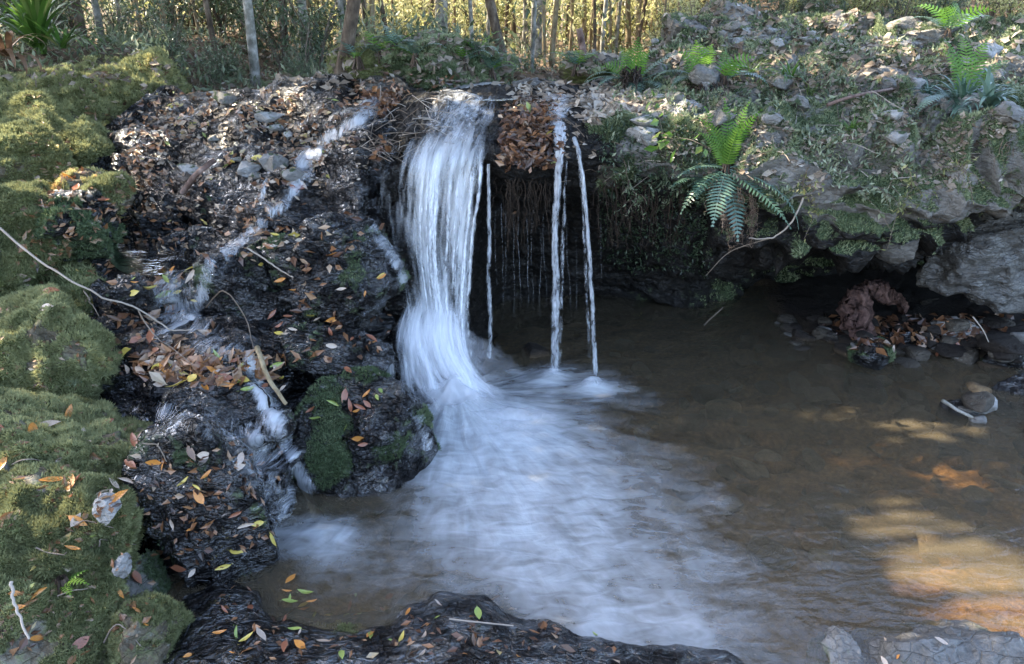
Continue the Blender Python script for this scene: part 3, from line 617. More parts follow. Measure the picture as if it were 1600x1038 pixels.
# main BVH
def make_bvh(names=None):
    V = []; T = []; n = 0
    for v, t, m_, nm in SURF:
        if names and not nm.startswith(names): continue
        V.append(v); T.append(t + n); n += len(v)
    V = np.concatenate(V); T = np.concatenate(T)
    return BVHTree.FromPolygons([tuple(x) for x in V.tolist()], [tuple(x) for x in T.tolist()])
BVH = make_bvh()
def cast(px, py, bvh=None):
    d = P(px, py, 5.0) - np.array([0, 0, H]); d /= np.linalg.norm(d)
    l, n, i, dist = (bvh or BVH).ray_cast(Vector((0, 0, H)), Vector(d))
    if l is None: return None
    n = np.array(n); n = n if n @ d < 0 else -n
    return np.array(l), n, dist
def drop(x, y, z0=4.0):
    l, n, i, d = BVH.ray_cast(Vector((x, y, z0)), Vector((0, 0, -1)))
    return np.array(l) if l is not None else None
# ================================================================ WATER
def pool_mat(name='pool_water', turb=.21):
    m, nt = mat(name); b = NB(nt); uv = b.n('ShaderNodeUVMap', _uv_map='UVMap').outputs[0]; p = b.pos()
    foam = b.attr('foam')
    st = b.noise(b.vmul(uv, (11, 3.0, 1)), 1.0, 3, .5, .9); st2 = b.noise(b.vmul(uv, (30, 8, 1)), 1.0, 4, .65, 1.2)
    st3 = b.noise(b.vmul(p, (4, 9, 1)), 1.5, 3, .5, .9)
    h = b.math('ADD', b.math('MULTIPLY', st, .6), b.math('ADD', b.math('MULTIPLY', st2, .25), b.math('MULTIPLY', st3, .5)))
    nb = b.bump(h, .55, .035)
    fr = b.n('ShaderNodeFresnel'); fr.inputs[0].default_value = 1.33; b.L(nb, fr.inputs[1])
    tr = b.n('ShaderNodeBsdfTransparent'); tr.inputs[0].default_value = (.80, .68, .50, 1)
    df = b.n('ShaderNodeBsdfDiffuse'); df.inputs[0].default_value = (.25, .205, .135, 1)
    gl = b.n('ShaderNodeBsdfGlossy'); gl.inputs['Roughness'].default_value = .11; b.L(nb, gl.inputs['Normal']); gl.inputs[0].default_value = (.9, .95, 1, 1)
    m1 = b.n('ShaderNodeMixShader'); m1.inputs[0].default_value = turb; b.L(tr.outputs[0], m1.inputs[1]); b.L(df.outputs[0], m1.inputs[2])
    m2 = b.n('ShaderNodeMixShader'); b.L(b.math('MULTIPLY', fr.outputs[0], 1.3), m2.inputs[0]); b.L(m1.outputs[0], m2.inputs[1]); b.L(gl.outputs[0], m2.inputs[2])
    fw = b.n('ShaderNodeBsdfDiffuse'); fw.inputs[0].default_value = (.60, .64, .67, 1); b.L(nb, fw.inputs['Normal'])
    nz = b.math('ADD', b.math('MULTIPLY', st, .40), b.math('ADD', b.math('MULTIPLY', st2, .12), b.math('MULTIPLY', st3, .48)))
    a = b.math('ADD', foam, b.math('MULTIPLY', b.math('SUBTRACT', nz, .5), b.mr(foam, 0, .4, .35, 1.45)))
    a = b.mr(a, .06, 1.1, 0, .9)
    m3 = b.n('ShaderNodeMixShader'); b.L(a, m3.inputs[0]); b.L(m2.outputs[0], m3.inputs[1]); b.L(fw.outputs[0], m3.inputs[2])
    b.out(m3.outputs[0]); return m
M['pool'] = pool_mat(); M['stream'] = pool_mat('stream_water', .06)
C1 = G(705, 640)
def g2(px, py): return G(px, py)[:2]
FOAM = [(700, 640, .20, 1.4), (750, 672, .26, 1.4), (830, 668, .22, .9), (810, 730, .30, .8), (880, 770, .32, .36), (750, 790, .24, .42), (810, 850, .28, .34), (920, 840, .28, .20), (690, 820, .14, .16),
        (910, 920, .28, .20), (850, 920, .20, .20), (1000, 985, .14, .34), (1090, 1002, .12, .34), (940, 975, .11, .34), (1110, 930, .30, .14), (1060, 850, .26, .08), (1000, 730, .26, .14), (1120, 780, .10, .14),
        (455, 838, .10, .6), (510, 838, .09, 1.0), (530, 870, .14, .25), (640, 900, .20, .10), (690, 740, .10, .5),
        (860, 592, .11, .7), (927, 606, .10, .95), (900, 600, .22, .34), (1000, 625, .14, .12), (800, 600, .18, .45)]
def build_pool():
    xs = np.linspace(-1.75, 6.5, 640); ys = np.linspace(-1.6, 6.9, 640)
    X, Y = np.meshgrid(xs, ys, indexing='ij')
    fo = 0 * X
    for px, py, s, a in FOAM:
        c = g2(px, py); fo = np.maximum(fo, 0) + a * np.exp(-(((X - c[0]) ** 2 + (Y - c[1]) ** 2) / (2 * s * s)))
    fo = 1 - np.exp(-fo * .95)
    dx, dy = X - C1[0], Y - (C1[1] + .25); r = np.hypot(dx, dy); an = np.arctan2(dx, -dy)
    pt = np.stack([an * 9, r * 2.5, 0 * X], -1)
    z = .012 * fbm(pt, 4, 9) * np.exp(-r / 2.2) * 2 + .006 * fbm(np.stack([X * 4, Y * 7, 0 * X], -1), 3, 12)
    for px, py, s, a in ((705, 640, .13, .06), (860, 588, .07, .03), (925, 603, .06, .03), (490, 845, .08, .02)):
        c = g2(px, py); z = z + a * np.exp(-(((X - c[0]) ** 2 + (Y - c[1]) ** 2) / (2 * s * s)))
    v = np.stack([X, Y, z], -1).reshape(-1, 3)
    ob = mk('pool_water', v, grid_faces(len(xs), len(ys)), M['pool'], attrs={'foam': fo.ravel()}, uv=np.stack([an, r], -1).reshape(-1, 2)); ob['kind'] = 'structure'
    return v
build_pool()
def small_pool(pxs, z, name='stream_water', foam=0.0):
    pts = np.array([G(x, y, z) for x, y in pxs]); c = pts.mean(0); nr = 14; n = 48
    cl = curve(np.vstack([pts, pts[:1]]), n + 1)[:-1]
    V = [c]; 
    for i in range(1, nr + 1): V.extend(c + (cl - c) * i / nr)
    V = np.array(V); V[:, 2] = z + .004 * fbm(V * 9, 3, 5)
    f3 = [[0, 1 + i, 1 + (i + 1) % n] for i in range(n)]
    f4 = [[1 + k * n + i, 1 + (k + 1) * n + i, 1 + (k + 1) * n + (i + 1) % n, 1 + k * n + (i + 1) % n] for k in range(nr - 1) for i in range(n)]
    r = np.hypot(V[:, 0] - c[0], V[:, 1] - c[1])
    ob = mk(name, V, [np.array(f3), np.array(f4)], M['stream'], attrs={'foam': np.full(len(V), foam)}, uv=V[:, :2] * [.3, 1.2]); ob['kind'] = 'structure'
small_pool([(165, 400), (200, 372), (300, 380), (330, 410), (290, 425), (200, 428)], .935)
small_pool([(200, 520), (270, 500), (340, 498), (400, 515), (400, 552), (330, 560), (240, 562), (190, 545)], .685)
small_pool([(210, 660), (300, 640), (400, 642), (440, 665), (380, 685), (260, 685)], .425)
small_pool([(690, 146), (760, 140), (830, 143), (800, 156), (700, 156)], 1.83)
def fall_mat(name, us, vs, lo, hi, gain=1.0, amax=.95, K=3.8, tintc=(.82, .85, .89)):
    m, nt = mat(name); b = NB(nt); uv = b.n('ShaderNodeUVMap', _uv_map='UVMap').outputs[0]
    d = b.attr('dens')
    s1 = b.noise(b.vmul(uv, (us, vs, 1)), 1, 4, .6, .35); s2 = b.noise(b.vmul(uv, (us * 3.1, vs * 2.6, 1)), 1, 4, .65, .5)
    s3 = b.noise(b.vmul(uv, (us * .3, vs * 1.2, 1)), 1, 2, .5, .3)
    nz = b.math('ADD', b.math('MULTIPLY', s1, .45), b.math('ADD', b.math('MULTIPLY', s2, .3), b.math('MULTIPLY', s3, .25)))
    a = b.math('ADD', b.math('MULTIPLY', b.math('SUBTRACT', nz, .5), K), b.math('SUBTRACT', b.math('MULTIPLY', d, gain * 1.35), .35))
    a = b.math('MULTIPLY', b.mr(a, 0, 1, 0, amax), b.mr(d, 0, .25, 0, 1))
    df = b.n('ShaderNodeBsdfDiffuse'); df.inputs[0].default_value = (*tintc, 1)
    tl = b.n('ShaderNodeBsdfTranslucent'); tl.inputs[0].default_value = (*tintc, 1)
    nb = b.bump(nz, .5, .01)
    gl = b.n('ShaderNodeBsdfGlossy'); gl.inputs['Roughness'].default_value = .25; b.L(nb, gl.inputs['Normal']); b.L(nb, df.inputs['Normal'])
    m0 = b.n('ShaderNodeMixShader'); m0.inputs[0].default_value = .35; b.L(df.outputs[0], m0.inputs[1]); b.L(tl.outputs[0], m0.inputs[2])
    m1 = b.n('ShaderNodeMixShader'); m1.inputs[0].default_value = .12; b.L(m0.outputs[0], m1.inputs[1]); b.L(gl.outputs[0], m1.inputs[2])
    tr = b.n('ShaderNodeBsdfTransparent')
    mx = b.n('ShaderNodeMixShader'); b.L(a, mx.inputs[0]); b.L(tr.outputs[0], mx.inputs[1]); b.L(m1.outputs[0], mx.inputs[2])
    b.out(mx.outputs[0]); return m
M['fall'] = fall_mat('falling_water', 14, 1.3, -.28, .52)
M['fall_fine'] = fall_mat('thin_falling_water', 34, 8, -.30, .40)
M['mist'] = fall_mat('water_mist', 5, 4, 0, 1, amax=.8, K=.9, gain=.95)
M['drip'] = fall_mat('dripping_water', 30, 3, -.3, .4, amax=.55, K=1.2)
M['film'] = fall_mat('water_film', 30, 8, -.22, .5, amax=.72, K=4.0)
def sheet(rows, nu, nv, dens, m, name, parent=None, loc=(0, 0, 0), off=0.0, seed=0, wob=.016):
    """rows: list of (pxl, pxr, py_l, py_r, Y)"""
    L = curve([P(r[0], r[2], r[4]) for r in rows], nv); Rr = curve([P(r[1], r[3], r[4]) for r in rows], nv)
    u = np.linspace(0, 1, nu)[:, None, None]
    g = L[None] * (1 - u) + Rr[None] * u
    g[..., 0] += (.007 * fbm(np.stack([g[..., 2] * 7, 0 * g[..., 0] + seed, 0 * g[..., 0]], -1), 3, seed + 2))
    g[..., 1] += -off - .035 * np.sin(np.pi * u[..., 0]) + wob * fbm(np.stack([g[..., 0] * 16, g[..., 2] * 1.5, 0 * g[..., 0] + seed], -1), 3, seed)
    vlen = np.concatenate([[0], np.cumsum(np.linalg.norm(np.diff((L + Rr) / 2, axis=0), axis=1))])
    wid = np.linalg.norm(Rr - L, axis=1)
    U = (u[..., 0] - .5) * np.mean(wid) + seed * 3.1 + 0 * vlen[None]; V = np.broadcast_to(vlen[None], U.shape) + seed * 1.7
    D = dens(u[..., 0] + 0 * vlen[None], np.linspace(0, 1, nv)[None] + 0 * U)
    return mk(name, g.reshape(-1, 3), grid_faces(nu, nv), m, parent, loc, attrs={'dens': D.ravel()}, uv=np.stack([U, V], -1).reshape(-1, 2))
edge = lambda u, a=.12: sstep(0, a, u) * sstep(1, 1 - a, u)
WL = tuple(C1)
wf = empty('waterfall', WL); tag(wf, 'broad white main waterfall sliding over the rock lip into the pool', 'waterfall')
mrows = [(668, 790, 148, 146, 5.74), (645, 788, 172, 168, 5.44), (606, 784, 212, 198, 5.12), (584, 776, 248, 232, 4.99), (576, 768, 290, 280, 4.95), (578, 758, 340, 340, 4.92), (590, 750, 395, 395, 4.88),
         (606, 744, 445, 445, 4.82), (618, 740, 490, 490, 4.76), (626, 742, 535, 530, 4.70), (640, 752, 580, 570, 4.64), (660, 770, 625, 610, 4.58)]
def dm(a, k):
    def f(u, v):
        lf = .54 + .30 * sstep(.25, .5, u); top = .50 + .5 * sstep(.14, .30, v)
        side = np.exp(-((u - .95) / .12) ** 2) * .15
        hole = .30 * np.exp(-((u - .68) / .16) ** 2) * sstep(.40, .55, v) * sstep(.95, .75, v)
        hole2 = .30 * np.exp(-((u - .2) / .15) ** 2) * sstep(.2, .4, v) * sstep(.75, .6, v)
        return edge(u, .20) * (lf * top - hole - hole2 + side) * a * sstep(0, .03, v) * sstep(1, .96, v)
    return f
for k, (o, a) in enumerate([(0, .76), (.03, .46), (.06, .38)]):
    sheet(mrows, 110, 260, dm(a, k), M['fall'], 'water_sheet', wf, WL, o, k)
# diagonal slide at the foot
srows = [(640, 725, 440, 440, 4.78), (616, 736, 478, 478, 4.68), (600, 744, 530, 527, 4.56), (602, 778, 585, 580, 4.46), (612, 862, 635, 628, 4.32), (645, 975, 685, 674, 4.12)]
for k, (o, a) in enumerate([(0.01, .74), (.04, .5)]):
    sheet(srows, 90, 140, lambda u, v: edge(u, .3) * (a - .30 * sstep(.5, 1, u) * v) * sstep(0, .4, v) * sstep(1, .55, v), M['fall'], 'water_sheet', wf, WL, o, 5 + k, .02)
rs = np.random.default_rng(44)
sheet([(560, 770, 225, 222, 4.95), (556, 768, 300, 290, 4.86), (566, 760, 380, 380, 4.80), (585, 752, 450, 450, 4.72), (590, 770, 530, 530, 4.6), (605, 830, 600, 600, 4.44)], 60, 80, lambda u, v: edge(u, .45) * (.30 + .2 * sstep(.5, 1, v)) * sstep(0, .2, v) * sstep(1, .8, v), M['mist'], 'spray_veil', wf, WL, .03, 77)
sheet([(590, 760, 440, 440, 4.62), (585, 830, 520, 520, 4.46), (600, 920, 590, 590, 4.28), (640, 1000, 660, 660, 4.06)], 60, 60, lambda u, v: edge(u, .45) * .42 * sstep(0, .4, v) * sstep(1, .5, v), M['mist'], 'spray_veil', wf, WL, .03, 78)
for k in range(14):
    x0 = rs.uniform(660, 765) if k < 12 else rs.uniform(650, 700); u0 = (x0 - 585) / 190; pts = []
    for y_, Y_ in ((225, 5.04), (300, 4.93), (380, 4.86), (450, 4.80), (510, 4.72), (575, 4.62)):
        lx = np.interp(y_, [225, 290, 395, 490, 580], [592, 580, 592, 620, 640]); rx = np.interp(y_, [225, 290, 395, 490, 580], [775, 768, 750, 740, 752])
        pts.append((lx + (rx - lx) * u0 + rs.normal(0, 1.5), y_, Y_))
    w0 = rs.uniform(3, 7)
    sheet([(p_[0] - w0, p_[0] + w0, p_[1], p_[1], p_[2] - .03) for p_ in pts], 8, 140, lambda u, v: edge(u, .5) * (.62 + .3 * fbm(np.stack([v * 6, v * 0 + k, u * 0], -1), 2, 4)) * sstep(0, .15, v) * sstep(1, .8, v), M['fall_fine'], 'water_strand', wf, WL, 0, 60 + k, .01)
for k, (xa, ya, xb, yb, Ya, Yb) in enumerate([(612, 520, 608, 635, 4.58, 4.46), (628, 540, 640, 660, 4.56, 4.38), (645, 520, 690, 670, 4.6, 4.3), (670, 500, 760, 670, 4.66, 4.3)]):
    c_ = [(xa + (xb - xa) * t ** .8, ya + (yb - ya) * t, Ya + (Yb - Ya) * t - .05) for t in (0, .33, .66, 1)]
    sheet([(p_[0] - 11 - 6 * q_, p_[0] + 11 + 6 * q_, p_[1], p_[1] - 6, p_[2]) for q_, p_ in enumerate(c_)], 12, 70, lambda u, v: edge(u, .5) * .62 * sstep(0, .3, v) * sstep(1, .5, v), M['fall'], 'water_strand', wf, WL, 0, 90 + k, .02)
# milky splash mounds where it lands
def splash(parent, loc, c, r, h, a, seed):
    nu, nv = 48, 20; th = np.linspace(0, 2 * math.pi, nu); t = np.linspace(0, 1, nv)
    T, K = np.meshgrid(th, t, indexing='ij')
    rad = K * (1 + .2 * fbm(np.stack([np.cos(T) * 2, np.sin(T) * 2, 0 * T + seed], -1), 2, seed))
    g = np.stack([c[0] + r[0] * rad * np.cos(T), c[1] + r[1] * rad * np.sin(T), c[2] + h * (1 - K ** 2) ** 1.2 * (1 + .5 * fbm(np.stack([np.cos(T) * K * 3, np.sin(T) * K * 3, 0 * T], -1), 3, seed + 4))], -1)
    mk('splash', g.reshape(-1, 3), grid_faces(nu, nv), M['mist'], parent, loc, attrs={'dens': (a * (1 - K ** 1.3) + .0 * K).ravel()}, uv=np.stack([g[..., 0], g[..., 1]], -1).reshape(-1, 2))
splash(wf, WL, G(715, 648) + [0, 0, .01], (.50, .34), .20, .85, 1)
splash(wf, WL, G(800, 680) + [0, 0, .01], (.60, .36), .11, .7, 2)
# twin falls and drips to the right
tw = empty('waterfall', P(868, 575, 5.03)); tag(tw, 'narrow ribbon waterfall, the thicker of the pair right of the leaf clump', 'waterfall')
TL = tuple(P(868, 575, 5.03))
def ribbon(pts, Y0, wpx, parent, loc, dens, seed, name='water_ribbon'):
    rows = [(x - w_, x + w_, y, y, Y0 + dy) for (x, y, w_, dy) in pts]
    sheet(rows, 14, 200, lambda u, v: edge(u, .35) * dens * (1 - .25 * v) * sstep(1, .97, v), M['fall_fine'], name, parent, loc, 0, seed, .006)
ribbon([(872, 172, 18, .40), (874, 196, 16, .07), (874, 225, 13, -.04), (871, 280, 9, -.06), (868, 360, 8, -.06), (868, 450, 9, -.05), (867, 520, 10, -.04), (867, 585, 11, -.03)], 5.03, 1, tw, TL, .80, 21)
ribbon([(880, 196, 9, .05), (884, 230, 6, -.02), (882, 300, 4, -.03), (878, 400, 5, -.02), (876, 500, 6, -.02), (874, 575, 6, 0)], 5.03, 1, tw, TL, .5, 25)
splash(tw, TL, G(862, 588), (.15, .10), .05, .8, 3)
T2 = tuple(P(930, 590, 5.0)); tw2 = empty('waterfall', T2); tag(tw2, 'slender curving ribbon waterfall, rightmost in front of the dark cave', 'waterfall')
ribbon([(888, 190, 12, .15), (896, 212, 8, .02), (905, 245, 5.5, -.05), (913, 310, 5, -.07), (920, 390, 5, -.07), (925, 470, 5.5, -.06), (928, 540, 6, -.05), (930, 600, 7, -.04)], 5.03, 1, tw2, T2, .80, 31)
ribbon([(905, 230, 5, 0), (910, 330, 4, -.04), (915, 430, 4, -.04), (920, 560, 5, 0)], 5.03, 1, tw2, T2, .45, 33)
splash(tw2, T2, G(925, 604), (.14, .10), .06, .95, 4)
T3 = tuple(P(765, 560, 5.03)); tw3 = empty('waterfall', T3); tag(tw3, 'faint thin trickle of water just right of the main waterfall', 'waterfall')
ribbon([(764, 255, 4, -.03), (765, 330, 5, -.04), (764, 420, 5, -.04), (766, 490, 6, -.03), (764, 560, 7, 0)], 5.05, 1, tw3, T3, .72, 41)
DR = empty('water_drips', P(810, 560, 5.1)); tag(DR, 'curtain of hair thin drips falling from the leaf clump before the dark wall', 'drips')
DL = tuple(P(810, 560, 5.1))
for i, (x, y0, y1, d_) in enumerate([(783, 285, 560, .4), (790, 300, 520, .35), (801, 300, 560, .42), (812, 305, 540, .38), (822, 305, 560, .45), (833, 300, 540, .42), (842, 300, 560, .4), (851, 290, 540, .4), (888, 300, 560, .38), (898, 320, 560, .35), (776, 300, 500, .35), (936, 300, 560, .3)]):
    sheet([(x - 1.6 + 3 * math.sin(x * t), x + 1.6 + 3 * math.sin(x * t), y0 + (y1 - y0) * t, y0 + (y1 - y0) * t, 5.08) for t in (0, .33, .66, 1)], 5, 90, lambda u, v: edge(u, .5) * (.22 + d_ * (.6 + .3 * fbm(np.stack([v * 14, v * 0 + x, u * 0], -1), 2, 3))) * sstep(0, .25, v) * sstep(1, .6, v), M['drip'], 'drip', DR, DL, 0, 50 + i, .003)
# water films draped over the cascade rock
def flow(path, name, label, dens=.75, nv=120, nu=18, off=.020, m='film', seed=0, cat='cascade'):
    c = curve([(p[0], p[1], p[2]) for p in path], nv); g = np.zeros((nu, nv, 3)); tx = np.gradient(c[:, 0]); ty = np.gradient(c[:, 1]); ln = np.hypot(tx, ty) + 1e-9
    nx, ny = -ty / ln, tx / ln
    ok = True
    for j in range(nv):
        for i in range(nu):
            s = (i / (nu - 1) - .5) * 2.7 * c[j, 2]
            h = cast(c[j, 0] + nx[j] * s, c[j, 1] + ny[j] * s)
            g[i, j] = h[0] + h[1] * off if h else g[i, j - 1]
    for _ in range(3):
        g[:, 1:-1] = (g[:, :-2] + 2 * g[:, 1:-1] + g[:, 2:]) / 4; g[1:-1] = (g[:-2] + 2 * g[1:-1] + g[2:]) / 4
    g[..., 1] -= .008; g[..., 2] += .004
    u = np.linspace(0, 1, nu)[:, None] + np.zeros((1, nv)); v = np.linspace(0, 1, nv)[None] + 0 * u
    vl = np.concatenate([[0], np.cumsum(np.linalg.norm(np.diff(g[nu // 2], axis=0), axis=1))])
    U = g[..., 0] - g[..., 1] * .3 + seed * 2.2; V = vl[None] + 0 * u
    ob = mk(name, g.reshape(-1, 3), grid_faces(nu, nv), M[m], None, tuple(g[nu // 2, -1]), attrs={'dens': (1.05 * dens * edge(u, .5) ** .8 * sstep(0, .06, v) * sstep(1, .94, v) * (.85 + .5 * fbm(g * 9, 3, seed))).ravel()}, uv=np.stack([U, V], -1).reshape(-1, 2))
    return tag(ob, label, cat)
flow([(612, 145, 12), (580, 168, 16), (560, 192, 13), (530, 208, 12), (508, 222, 10), (500, 240, 9), (482, 250, 22), (472, 275, 20), (458, 300, 11), (448, 318, 10), (428, 335, 14)], 'cascade', 'narrow white stream tumbling down the upper rocks left of the main fall', .95, 150, seed=1)
flow([(424, 258, 5), (418, 285, 6), (410, 320, 6)], 'cascade', 'small trickle left of the upper white stream', .55, 40, 8, seed=2)
flow([(265, 425, 42), (268, 455, 44), (275, 490, 46), (285, 515, 50)], 'cascade', 'low spread cascade spilling from the upper pool into the middle pool', .62, 70, 40, seed=3)
flow([(335, 405, 14), (322, 440, 13), (312, 475, 12), (300, 505, 16)], 'cascade', 'slim cascade just right of the low spread cascade', .7, 70, 12, seed=4)
flow([(385, 560, 12), (398, 590, 15), (415, 625, 18), (432, 660, 18), (452, 705, 15), (474, 750, 14), (492, 790, 14), (508, 830, 18), (515, 850, 20)], 'cascade', 'white cascade running down beside the rounded boulder into the lower pool', 1.0, 150, 20, seed=5)
flow([(385, 655, 40), (400, 700, 46), (425, 750, 50), (445, 795, 42), (455, 835, 36), (460, 860, 34)], 'cascade', 'thin glistening film of water over the lower left slab', .62, 130, 50, seed=6)
flow([(575, 355, 12), (600, 385, 14), (622, 420, 12), (630, 445, 10)], 'cascade', 'curved strand of water joining the main fall from the dome rock', .72, 60, 12, seed=7)
flow([(728, 146, 42), (722, 165, 50), (712, 185, 54), (700, 215, 60)], 'cascade', 'rippling sheet of water over the lip above the main fall', .62, 60, 60, seed=8)
flow([(872, 150, 22), (870, 172, 22), (872, 200, 20)], 'cascade', 'short sheet of water feeding the two ribbon falls', .7, 40, 20, seed=9)
flow([(648, 640, 16), (655, 670, 14), (668, 705, 10)], 'cascade', 'water curling over the right side of the rounded mossy boulder', .6, 40, 12, seed=10)
flow([(432, 328, 12), (408, 352, 11), (376, 380, 12), (345, 402, 14)], 'cascade', 'thin water thread linking the upper white stream to the slim cascade', .62, 60, 12, seed=11)
flow([(300, 512, 40), (335, 535, 34), (370, 552, 22), (392, 566, 14)], 'cascade', 'shallow run of water feeding the white cascade beside the rounded boulder', .5, 60, 24, seed=12)
flow([(245, 640, 22), (290, 660, 26), (345, 672, 24), (390, 680, 18)], 'cascade', 'shallow glinting run of water across the lower left ledge', .42, 60, 24, seed=13)
# ================================================================ VEGETATION builders
def frond_geo(base, az, el, L, droop, npin=30, pin=.08, w=.13, curlup=0.0, twist=0.0, seed=0, tint=.5, roll=0.0):
    r = np.random.default_rng(seed); n = npin + 1; ds = L / npin; p = np.array(base, float); e = el; pts = []; dirs = []
    for i in range(n):
        d = np.array([math.sin(az) * math.cos(e), math.cos(az) * math.cos(e), math.sin(e)]); pts.append(p.copy()); dirs.append(d)
        p = p + d * ds; e -= droop / npin * (1.4 * i / n + .3); az += twist / npin
    pts = np.array(pts); V = []; Fq = []; A = []; k = 0
    tv, tf = tube(pts, np.linspace(.0035, .001, n) * (L / .35) ** .5, 4)
    V.append(tv); Fq.append(tf); A.append(np.full(len(tv), min(1, tint + .3))); k = len(tv)
    for i in range(2, n):
        t = i / npin; d = dirs[i]; side = np.cross(d, [0, 0, 1]); side /= np.linalg.norm(side) + 1e-9
        up = np.cross(side, d); side = side * math.cos(roll) + up * math.sin(roll); up = np.cross(side, d)
        ln = pin * (math.sin(math.pi * min(1, .12 + t * .93) ** .8) ** .7 if t < 1 else .1) * r.uniform(.88, 1.08)
        ln = max(ln, pin * .12)
        for s in (-1, 1):
            q = side * s * .93 + d * .35 + up * (.18 - .1 * r.random()); q /= np.linalg.norm(q)
            tipd = q * .9 - up * .35; wv = d * ds * w * 2.4
            b = pts[i]; m1 = b + q * ln * .5; tip = b + q * ln * .55 + tipd * ln * .42
            V.append(np.array([b - wv * .8, b + wv * .8, m1 + wv, m1 - wv, tip + wv * .15, tip - wv * .15])); Fq.append(np.array([[0, 1, 2, 3], [3, 2, 4, 5]]) + k); k += 6
            A.append(np.clip(np.array([.1, .1, 0, 0, -.05, -.05]) + tint + r.normal(0, .06), 0, 1))
    return np.concatenate(V), np.concatenate(Fq), np.concatenate(A)
def fern(name, loc, fronds, label, cat='fern', group=None, seed=0):
    """fronds: (az_deg, el_deg, L, droop, kind, npin, pin)"""
    root = empty(name, loc); tag(root, label, cat, group)
    for i, fr in enumerate(fronds):
        az, el, L, dr, kind, npn, pn = fr[:7]; npn = int(npn * (.62 if kind == 'n' else .85)); az += 9 * math.sin(i * 5.1 + seed); el += 5 * math.sin(i * 3.7 + seed); dr *= 1 + .25 * math.sin(i * 2.9 + seed); rl = (-R(az) + .45 * math.sin(i * 4.3 + seed)) if (kind == 'n' and el > 55) else (fr[7] if len(fr) > 7 else 0)
        v, f, a = frond_geo(loc, R(az), R(el), L, dr, npn, pn, seed=seed * 50 + i, tint=.5 + .2 * math.sin(i * 2.3 + seed), roll=rl)
        mk('frond', v, f, M[{'n': 'frond_new', 'o': 'frond_old', 'd': 'dead'}[kind]], root, loc, True, {'tint': a})
    v, f, a = [], [], []
    so = Soup(); r = np.random.default_rng(seed + 9)
    for i in range(14):
        an = r.uniform(0, 6.28); q = curve([np.array(loc) + [math.cos(an) * .015, math.sin(an) * .015, .03], np.array(loc) + [math.cos(an) * .03, math.sin(an) * .03, -.02], np.array(loc) + [math.cos(an) * .05, math.sin(an) * .05, -.07]], 6)
        so.add(*tube(q, .006, 4), r.uniform(.1, .6))
    so.build('crown_base', M['root'], root, loc)
    return root
def leafcards(c, rad, n, size, r, so, tintm=.5, tints=.2, aspect=.42, droop=.3):
    c = np.asarray(c, float)
    p = r.normal(size=(n, 3)); p /= np.linalg.norm(p, axis=1, keepdims=True); p = c + p * np.asarray(rad) * r.random((n, 1)) ** .4
    d = r.normal(size=(n, 3)); d[:, 2] -= droop; d /= np.linalg.norm(d, axis=1, keepdims=True)
    s = np.cross(d, r.normal(size=(n, 3)) * [.4, .4, 1.2]); s /= np.linalg.norm(s, axis=1, keepdims=True) + 1e-9
    L = (size * r.uniform(.6, 1.3, n))[:, None]; Wd = L * aspect / 2; up = np.cross(s, d)
    a = p; b1 = p + d * L * .45 + s * Wd + up * L * .04; b2 = p + d * L * .45 - s * Wd + up * L * .04; e = p + d * L - up * L * .1
    V = np.stack([a, b1, e, b2], 1).reshape(-1, 3); f = np.arange(4 * n).reshape(-1, 4)
    so.add(V, f, np.repeat(np.clip(tintm + r.normal(0, tints, n), 0, 1), 4))
def make_shrub(h, spread, nst, nl, ls, matk, seed, label, tintm=.5, asp=.42):
    r = np.random.default_rng(seed); root = empty('shrub', (0, 0, 0)); so = Soup(); fo = Soup()
    for i in range(nst):
        an = r.uniform(0, 6.28); tip = np.array([math.cos(an) * spread * r.uniform(.3, 1), math.sin(an) * spread * r.uniform(.3, 1), h * r.uniform(.5, 1)])
        q = curve([(0, 0, -.05), tip * [.3, .3, .5], tip], 8, .02, i); so.add(*tube(q, np.linspace(.012, .004, 8) * h, 4), r.uniform(.2, .7))
        for t in (3, 4, 5, 6, 7): leafcards(q[t], spread * .35, nl // (nst * 5) + 1, ls, r, fo, tintm + .08 * (t - 5), .16, asp)
    so.build('stem', M['twig'], root); fo.build('foliage', M[matk], root); tag(root, label, 'shrub'); return root
def copy_tree(o, loc, rz=0.0, s=1.0, label=None, group=None):
    c = o.copy(); COL.objects.link(c); c.location = loc; c.rotation_euler = (0, 0, rz); c.scale = (s, s, s)
    if label: c['label'] = label
    if group: c['group'] = group
    for ch in list(o.children):
        k = ch.copy(); COL.objects.link(k); k.parent = c
    return c
